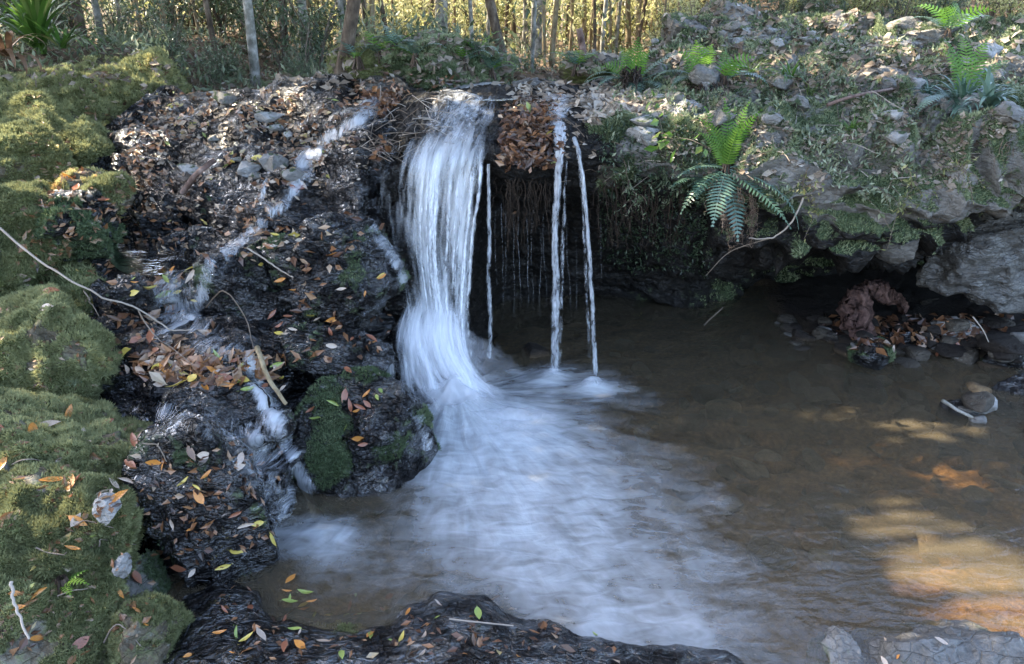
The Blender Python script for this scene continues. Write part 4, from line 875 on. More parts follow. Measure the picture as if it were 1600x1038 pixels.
def trunk_tree(px, py, wpx, barkk, label, top=(0, 0), h=7.0, Y=None, crown=True, ck='fol_sun', seed=0, name='tree', group=None):
    hit = cast(px, py); r = np.random.default_rng(seed + 300)
    if Y is None: b = hit[0] if hit else G(px, py, 1.8)
    else:
        x = P(px, 60, Y)[0]; d = drop(x, Y); b = d if d is not None else np.array([x, Y, zfloor(x, Y)])
    dist = proj(b)[2]; rad = wpx / F * dist / 2
    root = empty(name, tuple(b)); tag(root, label, 'tree', group)
    t0 = np.array(b) - [0, 0, .25]; tp = b + np.array([top[0], top[1], h])
    q = curve([t0, b + (tp - b) * .33 + r.normal(0, .04, 3), b + (tp - b) * .66 + r.normal(0, .08, 3), tp], 26, .02, seed)
    rr = rad * np.interp(np.linspace(0, 1, 26), [0, .05, .1, 1], [1.45, 1.12, 1, .35]); v, f = tube(q, rr, 12)
    v = v + fbm(v * 9, 2, seed)[:, None] * rad * .12
    mk('trunk', v, f, M[barkk], root, tuple(b))
    if crown:
        so = Soup(); fo = Soup()
        for i in range(7):
            st = q[r.integers(12, 25)]; an = r.uniform(0, 6.28); e = st + np.array([math.cos(an) * 1.2, math.sin(an) * 1.2, r.uniform(.3, 1.2)])
            c_ = curve([st, (st + e) / 2 + [0, 0, .1], e], 6); so.add(*tube(c_, np.linspace(rad * .4, .01, 6), 5), .4)
            leafcards(e, .6, 70, .12, r, fo, .5, .2); leafcards((st + e) / 2, .4, 30, .12, r, fo, .45, .2)
        so.build('limb', M['twig'], root, tuple(b)); fo.build('crown', M[ck], root, tuple(b))
    return root
# ================================================================ MOSS coats
TOT = 0
for i, (ob, q, f, vn, mo, base, dens, mk_, hgt, tint) in enumerate(MR):
    m_ = moss_on(q, f, vn, mo, 'moss', mk_, ob, tuple(base), dens, hgt, .45, i, 3, .5, tint)
# loose coats on the terrain sheets
def grid_tri(g): return g.reshape(-1, 3), grid_faces(g.shape[0], g.shape[1])
def coat(g, n, mo, name, matk, dens, hgt, thr, seed, tint, label=None, maxn=60000, blades=3):
    v, f = grid_tri(g); t = np.concatenate([f[:, [0, 1, 2]], f[:, [0, 2, 3]]])
    o = moss_on(v, t, n.reshape(-1, 3), np.asarray(mo).ravel(), name, matk, None, (0, 0, 0), dens, hgt, thr, seed, blades, .5, tint, maxn)
    if o: tag(o, label, 'moss')
    return o
coat(bank_g, bank_n, bank_at['moss'], 'moss', 'moss', 45000, .014, .45, 201, (.45, .22), 'green moss carpet covering the left bank between the boulders')
coat(cas_g, cas_n, cas_at['moss'], 'moss', 'moss_dark', 9000, .010, .25, 202, (.45, .2), 'sparse dark moss on the wet cascade rock')
cv, ct, cm, _ = [s for s in SURF if s[3] == 'cliff'][0]
cg = cv.reshape(620, 420, 3); cn = grid_normals(cg); cn = cn * (-1 if cn[..., 2].mean() < 0 else 1)
coat(cg, cn, np.where(cg[..., 0] > .3, cm.reshape(620, 420), 0), 'moss', 'moss_dark', 34000, .012, .42, 203, (.75, .25), 'mixed moss and tiny plants carpeting the right hand ledge')
# ================================================================ FERNS
def at(px, py, lift=0.01):
    h = cast(px, py); return h[0] + h[1] * lift
# main fern on the ledge rim
mf = at(1128, 262, .02); mf = mf + np.array([0, -.04, .0])
fern('fern', tuple(mf), [
    (-80, 72, .36, .8, 'n', 34, .062), (-60, 80, .40, .6, 'n', 36, .07), (-20, 84, .42, .4, 'n', 36, .072), (80, 84, .41, .4, 'n', 36, .072), (88, 76, .40, .6, 'n', 34, .07), (-100, 64, .30, .9, 'n', 30, .055), (170, 78, .34, .6, 'n', 32, .065), (75, 66, .34, .8, 'n', 30, .06), (30, 80, .38, .5, 'n', 34, .068),
    (72, 48, .46, .9, 'o', 30, .06), (96, 18, .68, 1.4, 'o', 32, .085), (112, -4, .62, 1.1, 'o', 30, .09), (136, -28, .55, .7, 'o', 26, .10), (172, -48, .46, .4, 'o', 22, .11), (205, -38, .42, .6, 'o', 22, .10),
    (235, -20, .42, .8, 'o', 22, .08), (150, -60, .42, .4, 'd', 18, .05), (190, -70, .36, .3, 'd', 18, .05), (110, -50, .40, .5, 'd', 18, .05), (258, 10, .34, 1.2, 'o', 22, .07), (285, 20, .26, 1.2, 'o', 20, .06)],
    'large fern with bright green upright fronds over drooping blue green ones on the ledge rim', seed=1)
f2 = at(985, 138, .03)
fern('fern', tuple(f2), [(-30, 72, .36, 1.2, 'n', 26, .09, .4), (10, 78, .38, .9, 'n', 26, .10, .2), (40, 70, .34, 1.2, 'n', 26, .09), (160, 70, .32, 1.3, 'n', 24, .09), (-70, 62, .3, 1.4, 'n', 24, .08),
    (80, 42, .62, 1.5, 'o', 36, .09), (100, 35, .7, 1.7, 'o', 38, .09), (-100, 35, .42, 1.8, 'o', 30, .09), (-80, 25, .45, 1.6, 'o', 30, .09), (190, 20, .42, 1.7, 'o', 30, .10), (230, 25, .4, 1.8, 'o', 30, .09), (130, 25, .45, 1.8, 'o', 30, .09), (170, -30, .3, 1.0, 'd', 18, .06), (215, -20, .3, 1.2, 'd', 18, .06)],
    'leftmost fern on the ledge with broad yellow green fronds above a dark root crown', seed=2)
f3 = at(1092, 128, .03)
fern('fern', tuple(f3), [(-10, 80, .30, .9, 'n', 22, .10, .3), (30, 72, .30, 1.2, 'n', 22, .10), (170, 76, .26, 1.2, 'n', 20, .09), (-60, 64, .26, 1.4, 'n', 20, .08), (-80, 35, .42, 1.6, 'o', 30, .08), (90, 30, .45, 1.7, 'o', 30, .09), (160, 20, .4, 1.7, 'o', 28, .10), (220, 22, .36, 1.7, 'o', 28, .09)],
    'middle fern of the ledge skyline with a shaggy brown root crown', seed=3)
f4 = at(1136, 128, .03)
fern('fern', tuple(f4), [(20, 74, .24, 1.2, 'n', 18, .09), (100, 62, .26, 1.4, 'n', 18, .08), (150, 70, .2, 1.2, 'n', 16, .08), (120, 25, .36, 1.7, 'o', 24, .09), (60, 30, .34, 1.6, 'o', 24, .08)],
    'small fern with two bright fronds close right of the middle ledge fern', seed=4)
f5 = at(1512, 158, .03)
fern('fern', tuple(f5), [(-30, 78, .40, .8, 'n', 30, .085, .3), (10, 76, .46, .9, 'n', 32, .09, .2), (38, 68, .44, .9, 'n', 32, .085), (60, 56, .44, .9, 'n', 30, .08), (-60, 70, .34, 1.0, 'n', 26, .07),
    (80, 35, .5, 1.4, 'o', 34, .08), (100, 20, .5, 1.5, 'o', 34, .09), (150, 10, .42, 1.5, 'o', 30, .1), (200, 10, .40, 1.5, 'o', 30, .09), (240, 15, .44, 1.5, 'o', 30, .09), (265, 22, .4, 1.5, 'o', 30, .08)],
    'tall bright fern at the right side of the ledge', seed=5)
f6 = at(1482, 52, .02)
fern('fern', tuple(f6), [(a, 60 if k % 2 else 35, .42, 1.4, 'n' if k % 2 else 'o', 22, .10) for k, a in enumerate(range(0, 360, 45))], 'small distant fern on the brown slope at upper right', seed=6)
f7 = at(900, 108, .02)
fern('fern', tuple(f7), [(a, 45, .3, 1.4, 'n' if k % 3 == 0 else 'o', 20, .07) for k, a in enumerate(range(0, 360, 51))], 'little fern in the gap behind the twin falls', seed=7)
f8 = at(95, 915, .01)
fern('fern', tuple(f8), [(95, 25, .13, .9, 'n', 16, .03), (60, 35, .10, .9, 'n', 14, .025), (140, 15, .10, .9, 'n', 14, .025)], 'tiny green fern sprig in the lower left moss', seed=8)
f9 = at(1100, 275, .02)
fern('fern', tuple(f9), [(200, 0, .26, 1.0, 'o', 22, .07), (235, 8, .28, 1.0, 'o', 22, .06), (265, 30, .22, 1.2, 'o', 20, .05)], 'small silvery fern hanging on the dark face left of the main fern', seed=9)
# fern mound behind the head of the fall
mrock((522, 66, 650, 145), 6.95, .8, 110, 'left shoulder of rock under ferns behind the crest', moss=.9, tint=(.4, .2), dens=30000, name='mossy_boulder')
mrock((585, 40, 808, 150), 6.95, 1.0, 111, 'dark domed boulder draped with small ferns behind the head of the fall', moss=.85, m='rock_wet', wet=.3, mk_='moss_dark', tint=(.75, .25), dens=70000, name='mossy_boulder')
for (ob, q, f, vn, mo, base, dens, mk_, hgt, tint) in MR[-2:]:
    moss_on(q, f, vn, mo, 'moss', mk_, ob, tuple(base), dens, hgt, .45, 311, 3, .5, tint)
BVH = make_bvh()
for i, (px, py) in enumerate([(560, 92), (590, 84), (618, 76), (648, 92), (722, 98), (768, 112), (790, 122), (745, 84)]):
    b = at(px, py, .02)
    fern('fern', tuple(b), [(a + i * 17, 30 + 10 * (k % 3), .26 + .05 * (k % 2), 1.5, 'o' if (k + i) % 3 else 'n', 16, .06) for k, a in enumerate(range(0, 360, 60))],
         'small fern growing on the domed mound behind the head of the fall', group='small ferns on the mound', seed=20 + i)
# strap leaved plants
def strap_plant(px, py, n, L, label, seed, mk_='strap', w=.008, name='strap_plant', el=(25, 80), droop=1.6, cat='plant', tint=.5, b=None):
    if b is None: b = at(px, py, .0)
    r = np.random.default_rng(seed); so = Soup()
    for i in range(n):
        az = r.uniform(0, 6.28); e = R(r.uniform(*el)); p = np.array(b) + r.normal(0, .015, 3) * [1, 1, 0]; pts = []; Lk = L * r.uniform(.6, 1.1); dr = droop * r.uniform(.6, 1.3)
        for k in range(9):
            pts.append(p.copy()); p = p + np.array([math.sin(az) * math.cos(e), math.cos(az) * math.cos(e), math.sin(e)]) * Lk / 8; e -= dr / 8 * (.4 + k / 5)
        pts = np.array(pts); sd_ = np.array([math.cos(az), -math.sin(az), 0]); ww = w * np.array([.7, 1, 1.1, 1.1, 1, .9, .7, .45, .05])[:, None]
        V = np.concatenate([pts - sd_ * ww + [0, 0, .002], pts, pts + sd_ * ww + [0, 0, .002]]); f = [[k, k + 1, 10 + k, 9 + k] for k in range(8)] + [[9 + k, 10 + k, 19 + k, 18 + k] for k in range(8)]
        so.add(V, f, np.clip(tint + r.normal(0, .2), 0, 1))
    ob = so.build(name, M[mk_], None, tuple(b), True); tag(ob, label, cat); return ob
strap_plant(1500, 175, 60, .36, 'dark spiky strap leaved plant spilling over the rim near the right', 1, w=.008, mk_='frond_old')
strap_plant(1450, 158, 34, .28, 'loose tuft of dark narrow leaves left of the spiky strap plant', 2, w=.005, mk_='frond_old')
strap_plant(1232, 128, 36, .3, 'grassy green tuft in the middle of the ledge above hanging dead leaves', 3, w=.006)
strap_plant(1226, 150, 26, .26, 'bundle of pale dead strap leaves hanging straight down on the ledge', 4, mk_='dead', el=(-80, 10), droop=2.4, w=.007, tint=.85)
strap_plant(1540, 168, 30, .3, 'bluish broad strap plant at the right edge of the ledge', 5, w=.014, mk_='frond_old', tint=.8)
strap_plant(1330, 205, 30, .14, 'small grass tuft on the rock face over the leafy creeper', 6, w=.003)
strap_plant(1170, 120, 24, .22, 'thin grassy tuft behind the main fern', 7, w=.004)
strap_plant(1265, 150, 26, .2, 'wispy pale grass tuft right of the hanging dead leaves', 8, w=.003, tint=.85)
strap_plant(66, 60, 70, 1.0, 'tall dark strap leaved bush at the top left above the moss boulder', 9, w=.018, el=(40, 88), b=P(66, 85, 7.3))
strap_plant(20, 78, 16, .45, 'reddish dead curling fronds at the left edge above the moss', 10, mk_='dead', w=.022, el=(10, 70), droop=2.6, b=P(10, 88, 6.6), tint=.55)
strap_plant(98, 60, 26, .6, 'lighter green arching leaf tuft beside the tall strap bush', 11, w=.012, el=(20, 60), b=P(98, 76, 7.2))
strap_plant(265, 110, 26, .4, 'dark arching tuft at the end of the moss boulders', 12, w=.010, b=P(265, 118, 7.6), mk_='frond_old')
strap_plant(118, 600, 90, .05, 'patch of vivid dark green fine moss on the big left boulder', 13, mk_='moss_dark', w=.002, el=(30, 90), droop=.6, name='moss_tuft', cat='moss', tint=.9)
for i, (px, py, s_) in enumerate([(88, 112, .16), (150, 118, .14), (1213, 60, .3), (880, 70, .4)]):
    pass
# hanging roots and creepers
def near0(px, py, Y, m_=.05):
    h = cast(px, py); return min(Y, h[0][1] - m_) if h is not None else Y
def strands(name, label, pxs, y0, y1, Y, n, seed, cat='roots', wob=.03, rad=.0022, mk_='root', tint=(.6, 1), leafy_=0):
    r = np.random.default_rng(seed); so = Soup(); b = P((pxs[0] + pxs[1]) / 2, y0, Y)
    for i in range(n):
        x = r.uniform(*pxs); ya = y0 + r.uniform(-8, 8); yb = y0 + (y1 - y0) * r.uniform(.35, 1)
        x2 = x + r.uniform(-14, 14); a = P(x, ya, near0(x, ya, Y + r.uniform(-.05, .05), .02)); e = P(x2, yb, near0(x2, yb, Y + r.uniform(-.05, .05), .02))
        q = curve([a, (a + e) / 2 + r.normal(0, .012, 3), e], 22, wob * .4, seed + i); so.add(*tube(q, np.linspace(rad, rad * .4, 22), 4), r.uniform(*tint))
        for k in range(leafy_):
            c = q[r.integers(3, 22)]; q2 = curve([c, c + r.normal(0, .012, 3), c + r.normal(0, .02, 3) - [0, 0, .015]], 4); so.add(*tube(q2, rad * .45, 3), r.uniform(*tint))
    ob = so.build(name, M[mk_], None, tuple(b), True); return tag(ob, label, cat)
strands('hanging_roots', 'tangle of brown beaded roots hanging beneath the main fern', (1122, 1185), 292, 390, 4.72, 16, 1, leafy_=26)
strands('hanging_roots', 'long pale rootlets hanging at the left of the fern root tangle', (1105, 1130), 285, 345, 4.72, 5, 2)
strands('hanging_roots', 'shaggy brown root crown under the middle ledge fern', (1085, 1145), 122, 158, 6.15, 60, 3, rad=.005, tint=(0, .45))
strands('hanging_roots', 'dark shaggy root crown under the leftmost ledge fern', (972, 1002), 112, 150, 6.05, 50, 4, rad=.006, tint=(0, .2))
strands('hanging_roots', 'dark dripping root fringe below the leaf clump between the falls', (772, 862), 285, 400, 5.12, 40, 5, rad=.003, tint=(0, .25), leafy_=3)
strands('hanging_roots', 'dark root fringe on the wall right of the ribbon waterfalls', (935, 1080), 285, 400, 5.15, 50, 6, rad=.003, tint=(0, .3), leafy_=4)
strands('hanging_roots', 'thin dangling rootlets at the right end of the overhang', (1560, 1600), 225, 290, 4.65, 6, 7)
def near(px, py, Y, m_=.07):
    h = cast(px, py); return min(Y, h[0][1] - m_) if h is not None else Y
def creeper(ctrl, Y, n, ls, label, seed, mk_='cover', tint=.8, rad=.003, br=5, asp=.4):
    r = np.random.default_rng(seed); so = Soup(); fo = Soup(); q = curve([P(x, y, near(x, y, Y + d)) for x, y, d in ctrl], 40, .008, seed); root = empty('creeper', tuple(q[0])); tag(root, label, 'creeper')
    so.add(*tube(q, np.linspace(rad, rad * .5, 40), 5), .5)
    for k in range(br):
        s = q[r.integers(8, 40)]; e = s + r.normal(0, .09, 3) - [0, .02, 0]; c = curve([s, (s + e) / 2 + [0, 0, .02], e], 8); so.add(*tube(c, rad * .5, 4), .5)
        for j in range(2, 8): leafcards(c[j], .012, max(1, n // (br * 8)), ls, r, fo, tint, .2, asp)
    for k in range(n // 3): leafcards(q[r.integers(6, 40)], .02, 1, ls * 1.2, r, fo, tint, .2, asp)
    so.build('stem', M['twig'], root, tuple(q[0])); fo.build('foliage', M[mk_], root, tuple(q[0])); return root
creeper([(1420, 232, 0), (1400, 262, -.06), (1385, 300, -.08), (1360, 290, -.1), (1352, 310, -.1)], 4.72, 110, .04, 'leafy blue green creeper hanging down the middle of the rock face', 1, br=12, asp=.5)
creeper([(1408, 250, 0), (1425, 285, -.06), (1410, 320, -.06), (1400, 335, -.06)], 4.7, 70, .035, 'yellow green leafy sprig at the lower end of the creeper', 2, mk_='fol_sun', br=8, tint=.4)
creeper([(1460, 255, 0), (1480, 262, -.05), (1500, 258, -.05), (1512, 275, -.05)], 4.62, 50, .035, 'narrow leaved green sprig right of the leafy creeper', 3, mk_='fol_sun', tint=.3, br=6, asp=.2)
creeper([(1265, 262, 0), (1255, 285, -.05), (1262, 305, -.06), (1278, 335, -.06)], 4.72, 100, .03, 'small leaved green clump beside the drooping fern fronds', 4, mk_='fol_sun', tint=.35, br=10)
creeper([(1300, 258, 0), (1310, 272, -.05), (1318, 280, -.05)], 4.72, 40, .03, 'little pale leaved sprig between the fern and the creeper', 5, tint=.9)
creeper([(1030, 205, 0), (1045, 215, -.03), (1060, 235, -.03)], 4.85, 16, .07, 'few rounded green leaves on the dark boulder left of the main fern', 6, mk_='strap', tint=.6, asp=.6, br=3)
creeper([(975, 250, 0), (985, 290, -.02), (1000, 320, -.02)], 5.0, 90, .03, 'dark tiny leaved vine on the face below the root boulder', 7, tint=.45, br=10)
creeper([(1290, 60, 0), (1230, 30, -.1), (1225, 60, 0)], 7.6, 60, .06, 'bare bushy sprig on the skyline of the ledge', 8, tint=.6)
# branches, sticks
def stick(ctrl, rad, label, mk_='twig', seed=0, name='branch', cat='branch', tint=.8, twigs=(), n=40, wob=.003):
    q = curve(ctrl, n, wob, seed); b = tuple(q[0]); so = Soup(); so.add(*tube(q, np.linspace(rad[0], rad[1], n), 7), tint)
    for tw_ in twigs:
        c = curve(tw_[0], 20, wob, seed + 5); so.add(*tube(c, np.linspace(tw_[1], tw_[1] * .4, 20), 5), tint * .8)
    return tag(so.build(name, M[mk_], None, b, True), label, cat)
def onp(px, py, lift=.02): return at(px, py, lift)
a0 = P(-30, 335, 4.0); stick([a0, P(60, 405, 3.75), P(130, 450, 3.6), P(200, 475, 3.6), P(255, 508, 3.62), P(300, 518, 3.65)], (.0065, .003), 'long thin pale branch slanting from the left moss down over the middle pool', seed=1, tint=.82, wob=.012,
      twigs=[([P(130, 450, 3.6), P(142, 470, 3.6), P(153, 494, 3.62)], .004), ([P(215, 482, 3.6), P(240, 520, 3.6), P(262, 540, 3.62), P(300, 570, 3.55)], .004)])
stick([onp(290, 300, .03), onp(318, 278, .05), onp(338, 252, .03)], (.022, .018), 'short grey weathered stick lying on the left rocks', 'wood_dead', 2, 'stick', 'stick', n=16)
stick([P(402, 542, 3.62), P(415, 580, 3.5), P(432, 610, 3.45), P(448, 632, 3.42)], (.014, .009), 'tan broken stick leaning across the lower cascade', 'bark_tan', 3, 'stick', 'stick', n=16)
stick([onp(385, 388), onp(415, 400), onp(440, 418), onp(460, 436)], (.006, .004), 'thin grey twig lying on the wet dome rock', seed=4, name='twig', cat='twig', tint=.9)
stick([P(1255, 310, 4.6), P(1235, 350, 4.62), P(1205, 372, 4.65), P(1170, 372, 4.68)], (.006, .004), 'pale bent stem curling under the drooping fern', seed=5, tint=.85, twigs=[([P(1205, 372, 4.65), P(1140, 395, 4.9), P(1103, 432, 5.1)], .005)])
stick([P(1100, 508, 5.75), P(1130, 480, 5.75)], (.008, .005), 'short stick propped in the dark of the cave', seed=6, n=8, tint=.4)
stick([P(1520, 495, 5.1), P(1535, 515, 5.1), P(1547, 538, 5.12)], (.005, .003), 'thin pale stem standing on the far shore', seed=7, n=14, tint=1)
stick([P(1472, 626, 4.3), P(1495, 640, 4.28), P(1520, 652, 4.26)], (.012, .009), 'pale stick leaning on the rocks in the shallows', 'bark_pale', 8, 'stick', 'stick', n=10)
stick([P(18, 910, 2.15), P(25, 950, 2.1), P(46, 998, 2.02)], (.006, .004), 'curved grey twig in the bottom left moss', seed=9, name='twig', cat='twig', tint=1)
stick([onp(460, 1000), onp(700, 975), onp(800, 985)][1:], (.004, .003), 'straight thin twig on the foreground rock', seed=10, name='twig', cat='twig', n=10)
stick([onp(325, 478, .03), P(350, 455, 3.95), P(385, 500, 3.9), P(395, 545, 3.85)], (.004, .0025), 'thin dark arching twig beside the middle pool', seed=11, name='twig', cat='twig', tint=.5)
stick([onp(1290, 165, .03), onp(1340, 150, .04), onp(1395, 140, .03), onp(1440, 128, .03)], (.012, .008), 'long fallen grey branch lying across the ledge mound', 'wood_dead', 12, 'branch', 'branch', n=20)
stick([P(905, 45, 7.6), P(908, 60, 7.6), P(912, 90, 7.5)], (.03, .035), 'short dead stump stub behind the leftmost fern', 'wood_dead', 13, 'stump', 'stump', n=12)
for i in range(7):
    r = np.random.default_rng(500 + i); x, y = [(20, 720), (60, 860), (150, 850), (120, 820), (170, 1000), (230, 690), (90, 930)][i]
    stick([onp(x, y, .02), onp(x + r.uniform(15, 30), y + r.uniform(-10, 14), .035), onp(x + r.uniform(35, 60), y + r.uniform(-20, 30), .02)], (.0035, .002), 'thin brown twig caught in the near left moss', seed=20 + i, name='twig', cat='twig', n=12, tint=.6)['group'] = 'thin twigs in the left moss'
# driftwood stump under the overhang
dc = [P(1352, 545, 5.6), P(1338, 510, 5.65), P(1335, 480, 5.7), P(1352, 458, 5.75), P(1385, 460, 5.85), P(1410, 480, 5.95)]
q = curve(dc, 110, .02, 3); v, f = tube(q, np.interp(np.linspace(0, 1, 110), [0, .25, .55, 1], [.05, .12, .08, .04]), 48)
v = v + (np.stack([fbm(v * 14, 3, s) for s in (1, 2, 3)], 1)) * .05 + (np.stack([ridged(v * 34, 2, s) for s in (4, 5, 6)], 1)) * .018
tag(mk('driftwood', v, f, M['wood_rot'], None, tuple(dc[0]), attrs=None), 'reddish brown knotted driftwood stump arching under the overhang', 'driftwood')
# ================================================================ LEAVES
def leaf_mesh(seed, asp, curl, fold, mt):
    t = np.array([0, .12, .3, .5, .7, .88, 1.0]); wv = np.array([.02, .5, .92, 1, .78, .36, .0]) * asp / 2
    x = t - .5; zc = curl * (t - .5) ** 2 * 1.6 + .02 * np.sin(t * 7 + seed)
    V = [];
    for s in (-1, 0, 1): V += [(x[i], s * wv[i], zc[i] + fold * abs(s) * wv[i]) for i in range(7)]
    V += [(-.68, .02, .01), (-.5, -.012, 0), (-.5, .012, 0)]
    me = bpy.data.meshes.new('fallen_leaf'); me.from_pydata(V, [], [[k, k + 1, 8 + k, 7 + k] for k in range(6)] + [[7 + k, 8 + k, 15 + k, 14 + k] for k in range(6)] + [[21, 22, 23]])
    for p in me.polygons: p.use_smooth = True
    me.materials.append(mt); return me
LM = {c: [leaf_mesh(i, a, cu, fo_, LEAFM[c]) for i, (a, cu, fo_) in enumerate([(.30, .25, .5), (.40, -.2, .25), (.26, .5, .9), (.46, .1, .15)])] for c in LEAFM}
COLW = {'orange': 'orange', 'rust': 'reddish brown', 'yellow': 'yellow', 'green': 'yellow green', 'pale': 'pale tan', 'brown': 'dark brown'}
NLEAF = 0
def leaves(x0, y0, x1, y1, n, cols, size, where, seed, flat=False, poly=None):
    global NLEAF
    r = np.random.default_rng(seed + 900); k = 0; tr = 0
    while k < n and tr < n * 12:
        tr += 1; px, py = r.uniform(x0, x1), r.uniform(y0, y1)
        if poly and not poly(px, py): continue
        h = cast(px, py)
        if h is None or h[1][2] < .15: continue
        p, nn = h[0], h[1]
        if flat: p = G(px, py, .016); nn = np.array([0, 0, 1.])
        nn = nn + r.normal(0, .28 if not flat else .05, 3); nn /= np.linalg.norm(nn)
        c = cols[r.integers(len(cols))]; me = LM[c][r.integers(4)]
        a = r.uniform(0, 6.28); t = np.array([math.cos(a), math.sin(a), 0]); t -= nn * (t @ nn); t /= np.linalg.norm(t); b = np.cross(nn, t)
        o = bpy.data.objects.new('fallen_leaf', me); COL.objects.link(o)
        s = size * r.uniform(.4, 1.1) * .92
        mtx = Matrix(((t[0], b[0], nn[0], 0), (t[1], b[1], nn[1], 0), (t[2], b[2], nn[2], 0), (0, 0, 0, 1)))
        o.matrix_world = Matrix.Translation(Vector(p + nn * (.006 + .06 * s))) @ mtx @ Matrix.Diagonal((s, s, s, 1))
        tag(o, f'{COLW[c]} fallen leaf {where}', 'leaf', f'{COLW[c]} leaves {where}'); k += 1; NLEAF += 1
ALLC = ['orange', 'rust', 'yellow', 'green', 'pale', 'brown']
leaves(0, 650, 240, 780, 24, ['pale', 'rust', 'pale', 'orange'], .115, 'on the near left moss boulder', 1)
leaves(0, 435, 150, 490, 12, ['pale', 'rust', 'rust'], .12, 'on the moss where the long branch begins', 2)
leaves(0, 780, 240, 1030, 12, ['orange', 'pale', 'rust'], .085, 'on the lower left moss', 3)
leaves(240, 700, 440, 900, 24, ['orange', 'yellow', 'rust', 'pale', 'brown'], .085, 'on the wet slab of the lower left cascade', 4)
leaves(195, 548, 440, 612, 46, ['yellow', 'orange', 'green', 'rust', 'brown', 'pale'], .125, 'heaped on the layered shelf below the middle pool', 5)
leaves(180, 470, 260, 550, 12, ['brown', 'rust', 'orange'], .11, 'at the left rim of the middle pool', 6)
leaves(210, 420, 340, 480, 18, ['orange', 'yellow', 'pale', 'green'], .12, 'caught on the low spread cascade', 7)
leaves(400, 345, 610, 590, 28, ['orange', 'rust', 'yellow', 'pale'], .085, 'stuck to the glistening black dome', 8)
leaves(440, 600, 640, 700, 14, ['rust', 'orange', 'rust', 'green'], .10, 'on top of the rounded mossy boulder', 9)
leaves(290, 930, 640, 1030, 34, ['orange', 'yellow', 'green', 'pale', 'rust'], .072, 'on the left part of the foreground rock', 10)
leaves(640, 930, 1000, 1034, 24, ['orange', 'pale', 'green', 'rust', 'brown'], .072, 'on the right part of the foreground rock', 11)
leaves(1330, 995, 1470, 1034, 4, ['orange', 'pale'], .06, 'on the flat rock at the bottom right', 12)
leaves(430, 900, 530, 950, 6, ['orange', 'green'], .09, 'floating in the lower pool', 13, flat=True)
leaves(1235, 515, 1560, 560, 12, ['orange', 'rust', 'pale'], .11, 'on the far shore under the overhang', 14)
leaves(95, 270, 200, 320, 6, ['orange', 'rust'], .13, 'around the orange mossy stone', 15)
leaves(370, 210, 500, 300, 10, ['yellow', 'rust', 'pale'], .13, 'beside the upper white stream', 16)
# leaf litter too fine to count
def litter(name, regions, label, seed, matk='litter', clump=0.0, size=1.0):
    so = Soup(); r = np.random.default_rng(seed); P0 = []
    for (x0, y0, x1, y1, n, sz, tm, lift) in regions:
        for _ in range(n):
            ua, va = r.random(), r.random()
            if r.random() > 5 * min(ua, 1 - ua, va, 1 - va): continue
            px, py = x0 + (x1 - x0) * ua, y0 + (y1 - y0) * va
            if 650 - (py - 150) * .5 < px < 783 and 138 < py < 330: continue
            h = cast(px, py)
            if h is None or h[1][2] < -.1: continue
            if h[0][2] < .03: continue
            if fbm(h[0][None] * 2.6, 2, seed)[0] < -.25 + clump: continue
            p = h[0] + h[1] * (.004 + lift * r.random()); nn = h[1] + r.normal(0, .45, 3); nn /= np.linalg.norm(nn)
            a = r.uniform(0, 6.28); t = np.array([math.cos(a), math.sin(a), r.normal(0, .2)]); t -= nn * (t @ nn); t /= np.linalg.norm(t); b = np.cross(nn, t)
            L = sz * r.uniform(.5, 1.25) / 2; Wd = L * r.uniform(.22, .66)
            V = np.array([p - t * L, p - t * L * .2 + b * Wd + nn * Wd * .3, p + t * L + nn * L * r.normal(0, .2), p - t * L * .2 - b * Wd + nn * Wd * .3, p - t * L * .1])
            P0.append((V, float(np.clip(tm + r.normal(0, .2), 0, 1))))
    V = np.concatenate([a for a, _ in P0]); A = np.repeat([b for _, b in P0], 5); k = np.arange(len(P0))[:, None] * 5
    f = np.concatenate([k + [0, 4, 1], k + [4, 2, 1], k + [0, 3, 4], k + [4, 3, 2]]).astype(int)
    return tag(mk(name, V, f, M[matk], None, (0, 0, 0), False, {'tint': A}), label, 'leaf litter', kind='stuff')
litter('leaf_litter', [(225, 125, 590, 290, 1200, .06, .60, .01), (545, 120, 720, 270, 1500, .07, .32, .05), (585, 140, 700, 235, 700, .08, .30, .08), (170, 180, 480, 420, 800, .065, .55, .01), (200, 545, 450, 605, 260, .10, .5, .02),
    (170, 400, 340, 560, 200, .09, .45, .01), (440, 330, 620, 590, 160, .07, .4, .01)], 'brown and tan leaf litter strewn over the rocky slope left of the fall', 1)
litter('leaf_litter', [(768, 150, 880, 310, 1500, .07, .20, .03), (780, 180, 868, 290, 500, .075, .20, .07), (790, 250, 860, 340, 300, .06, .15, .04), (780, 150, 870, 300, 160, .07, .5, .08), (850, 220, 880, 300, 160, .06, .3, .03)], 'thick clump of wet red brown leaves hanging between the main fall and the ribbons', 2, clump=-.8)
litter('leaf_litter', [(800, 60, 1750, 270, 4200, .048, .56, .01), (900, 140, 1040, 200, 600, .10, .7, .02), (1000, 200, 1600, 300, 900, .06, .6, .01), (790, 130, 1000, 175, 900, .08, .62, .01)], 'pale dry leaf litter scattered over the right hand ledge', 3, 'litter_pale', clump=-.05)
litter('leaf_litter', [(285, 900, 1000, 1036, 380, .045, .4, .004), (230, 690, 450, 900, 220, .05, .4, .004)], 'tiny dark leaf crumbs on the near wet rocks', 4)
litter('leaf_litter', [(1180, 490, 1600, 560, 700, .10, .3, .01)], 'dark leaf litter on the shore beneath the overhang', 5, clump=-.4)
litter('leaf_litter', [(-100, -50, 1700, 150, 9500, .09, .5, .02)], 'dry brown leaves carpeting the forest floor behind the crest', 6, 'litter_pale', clump=-.2)
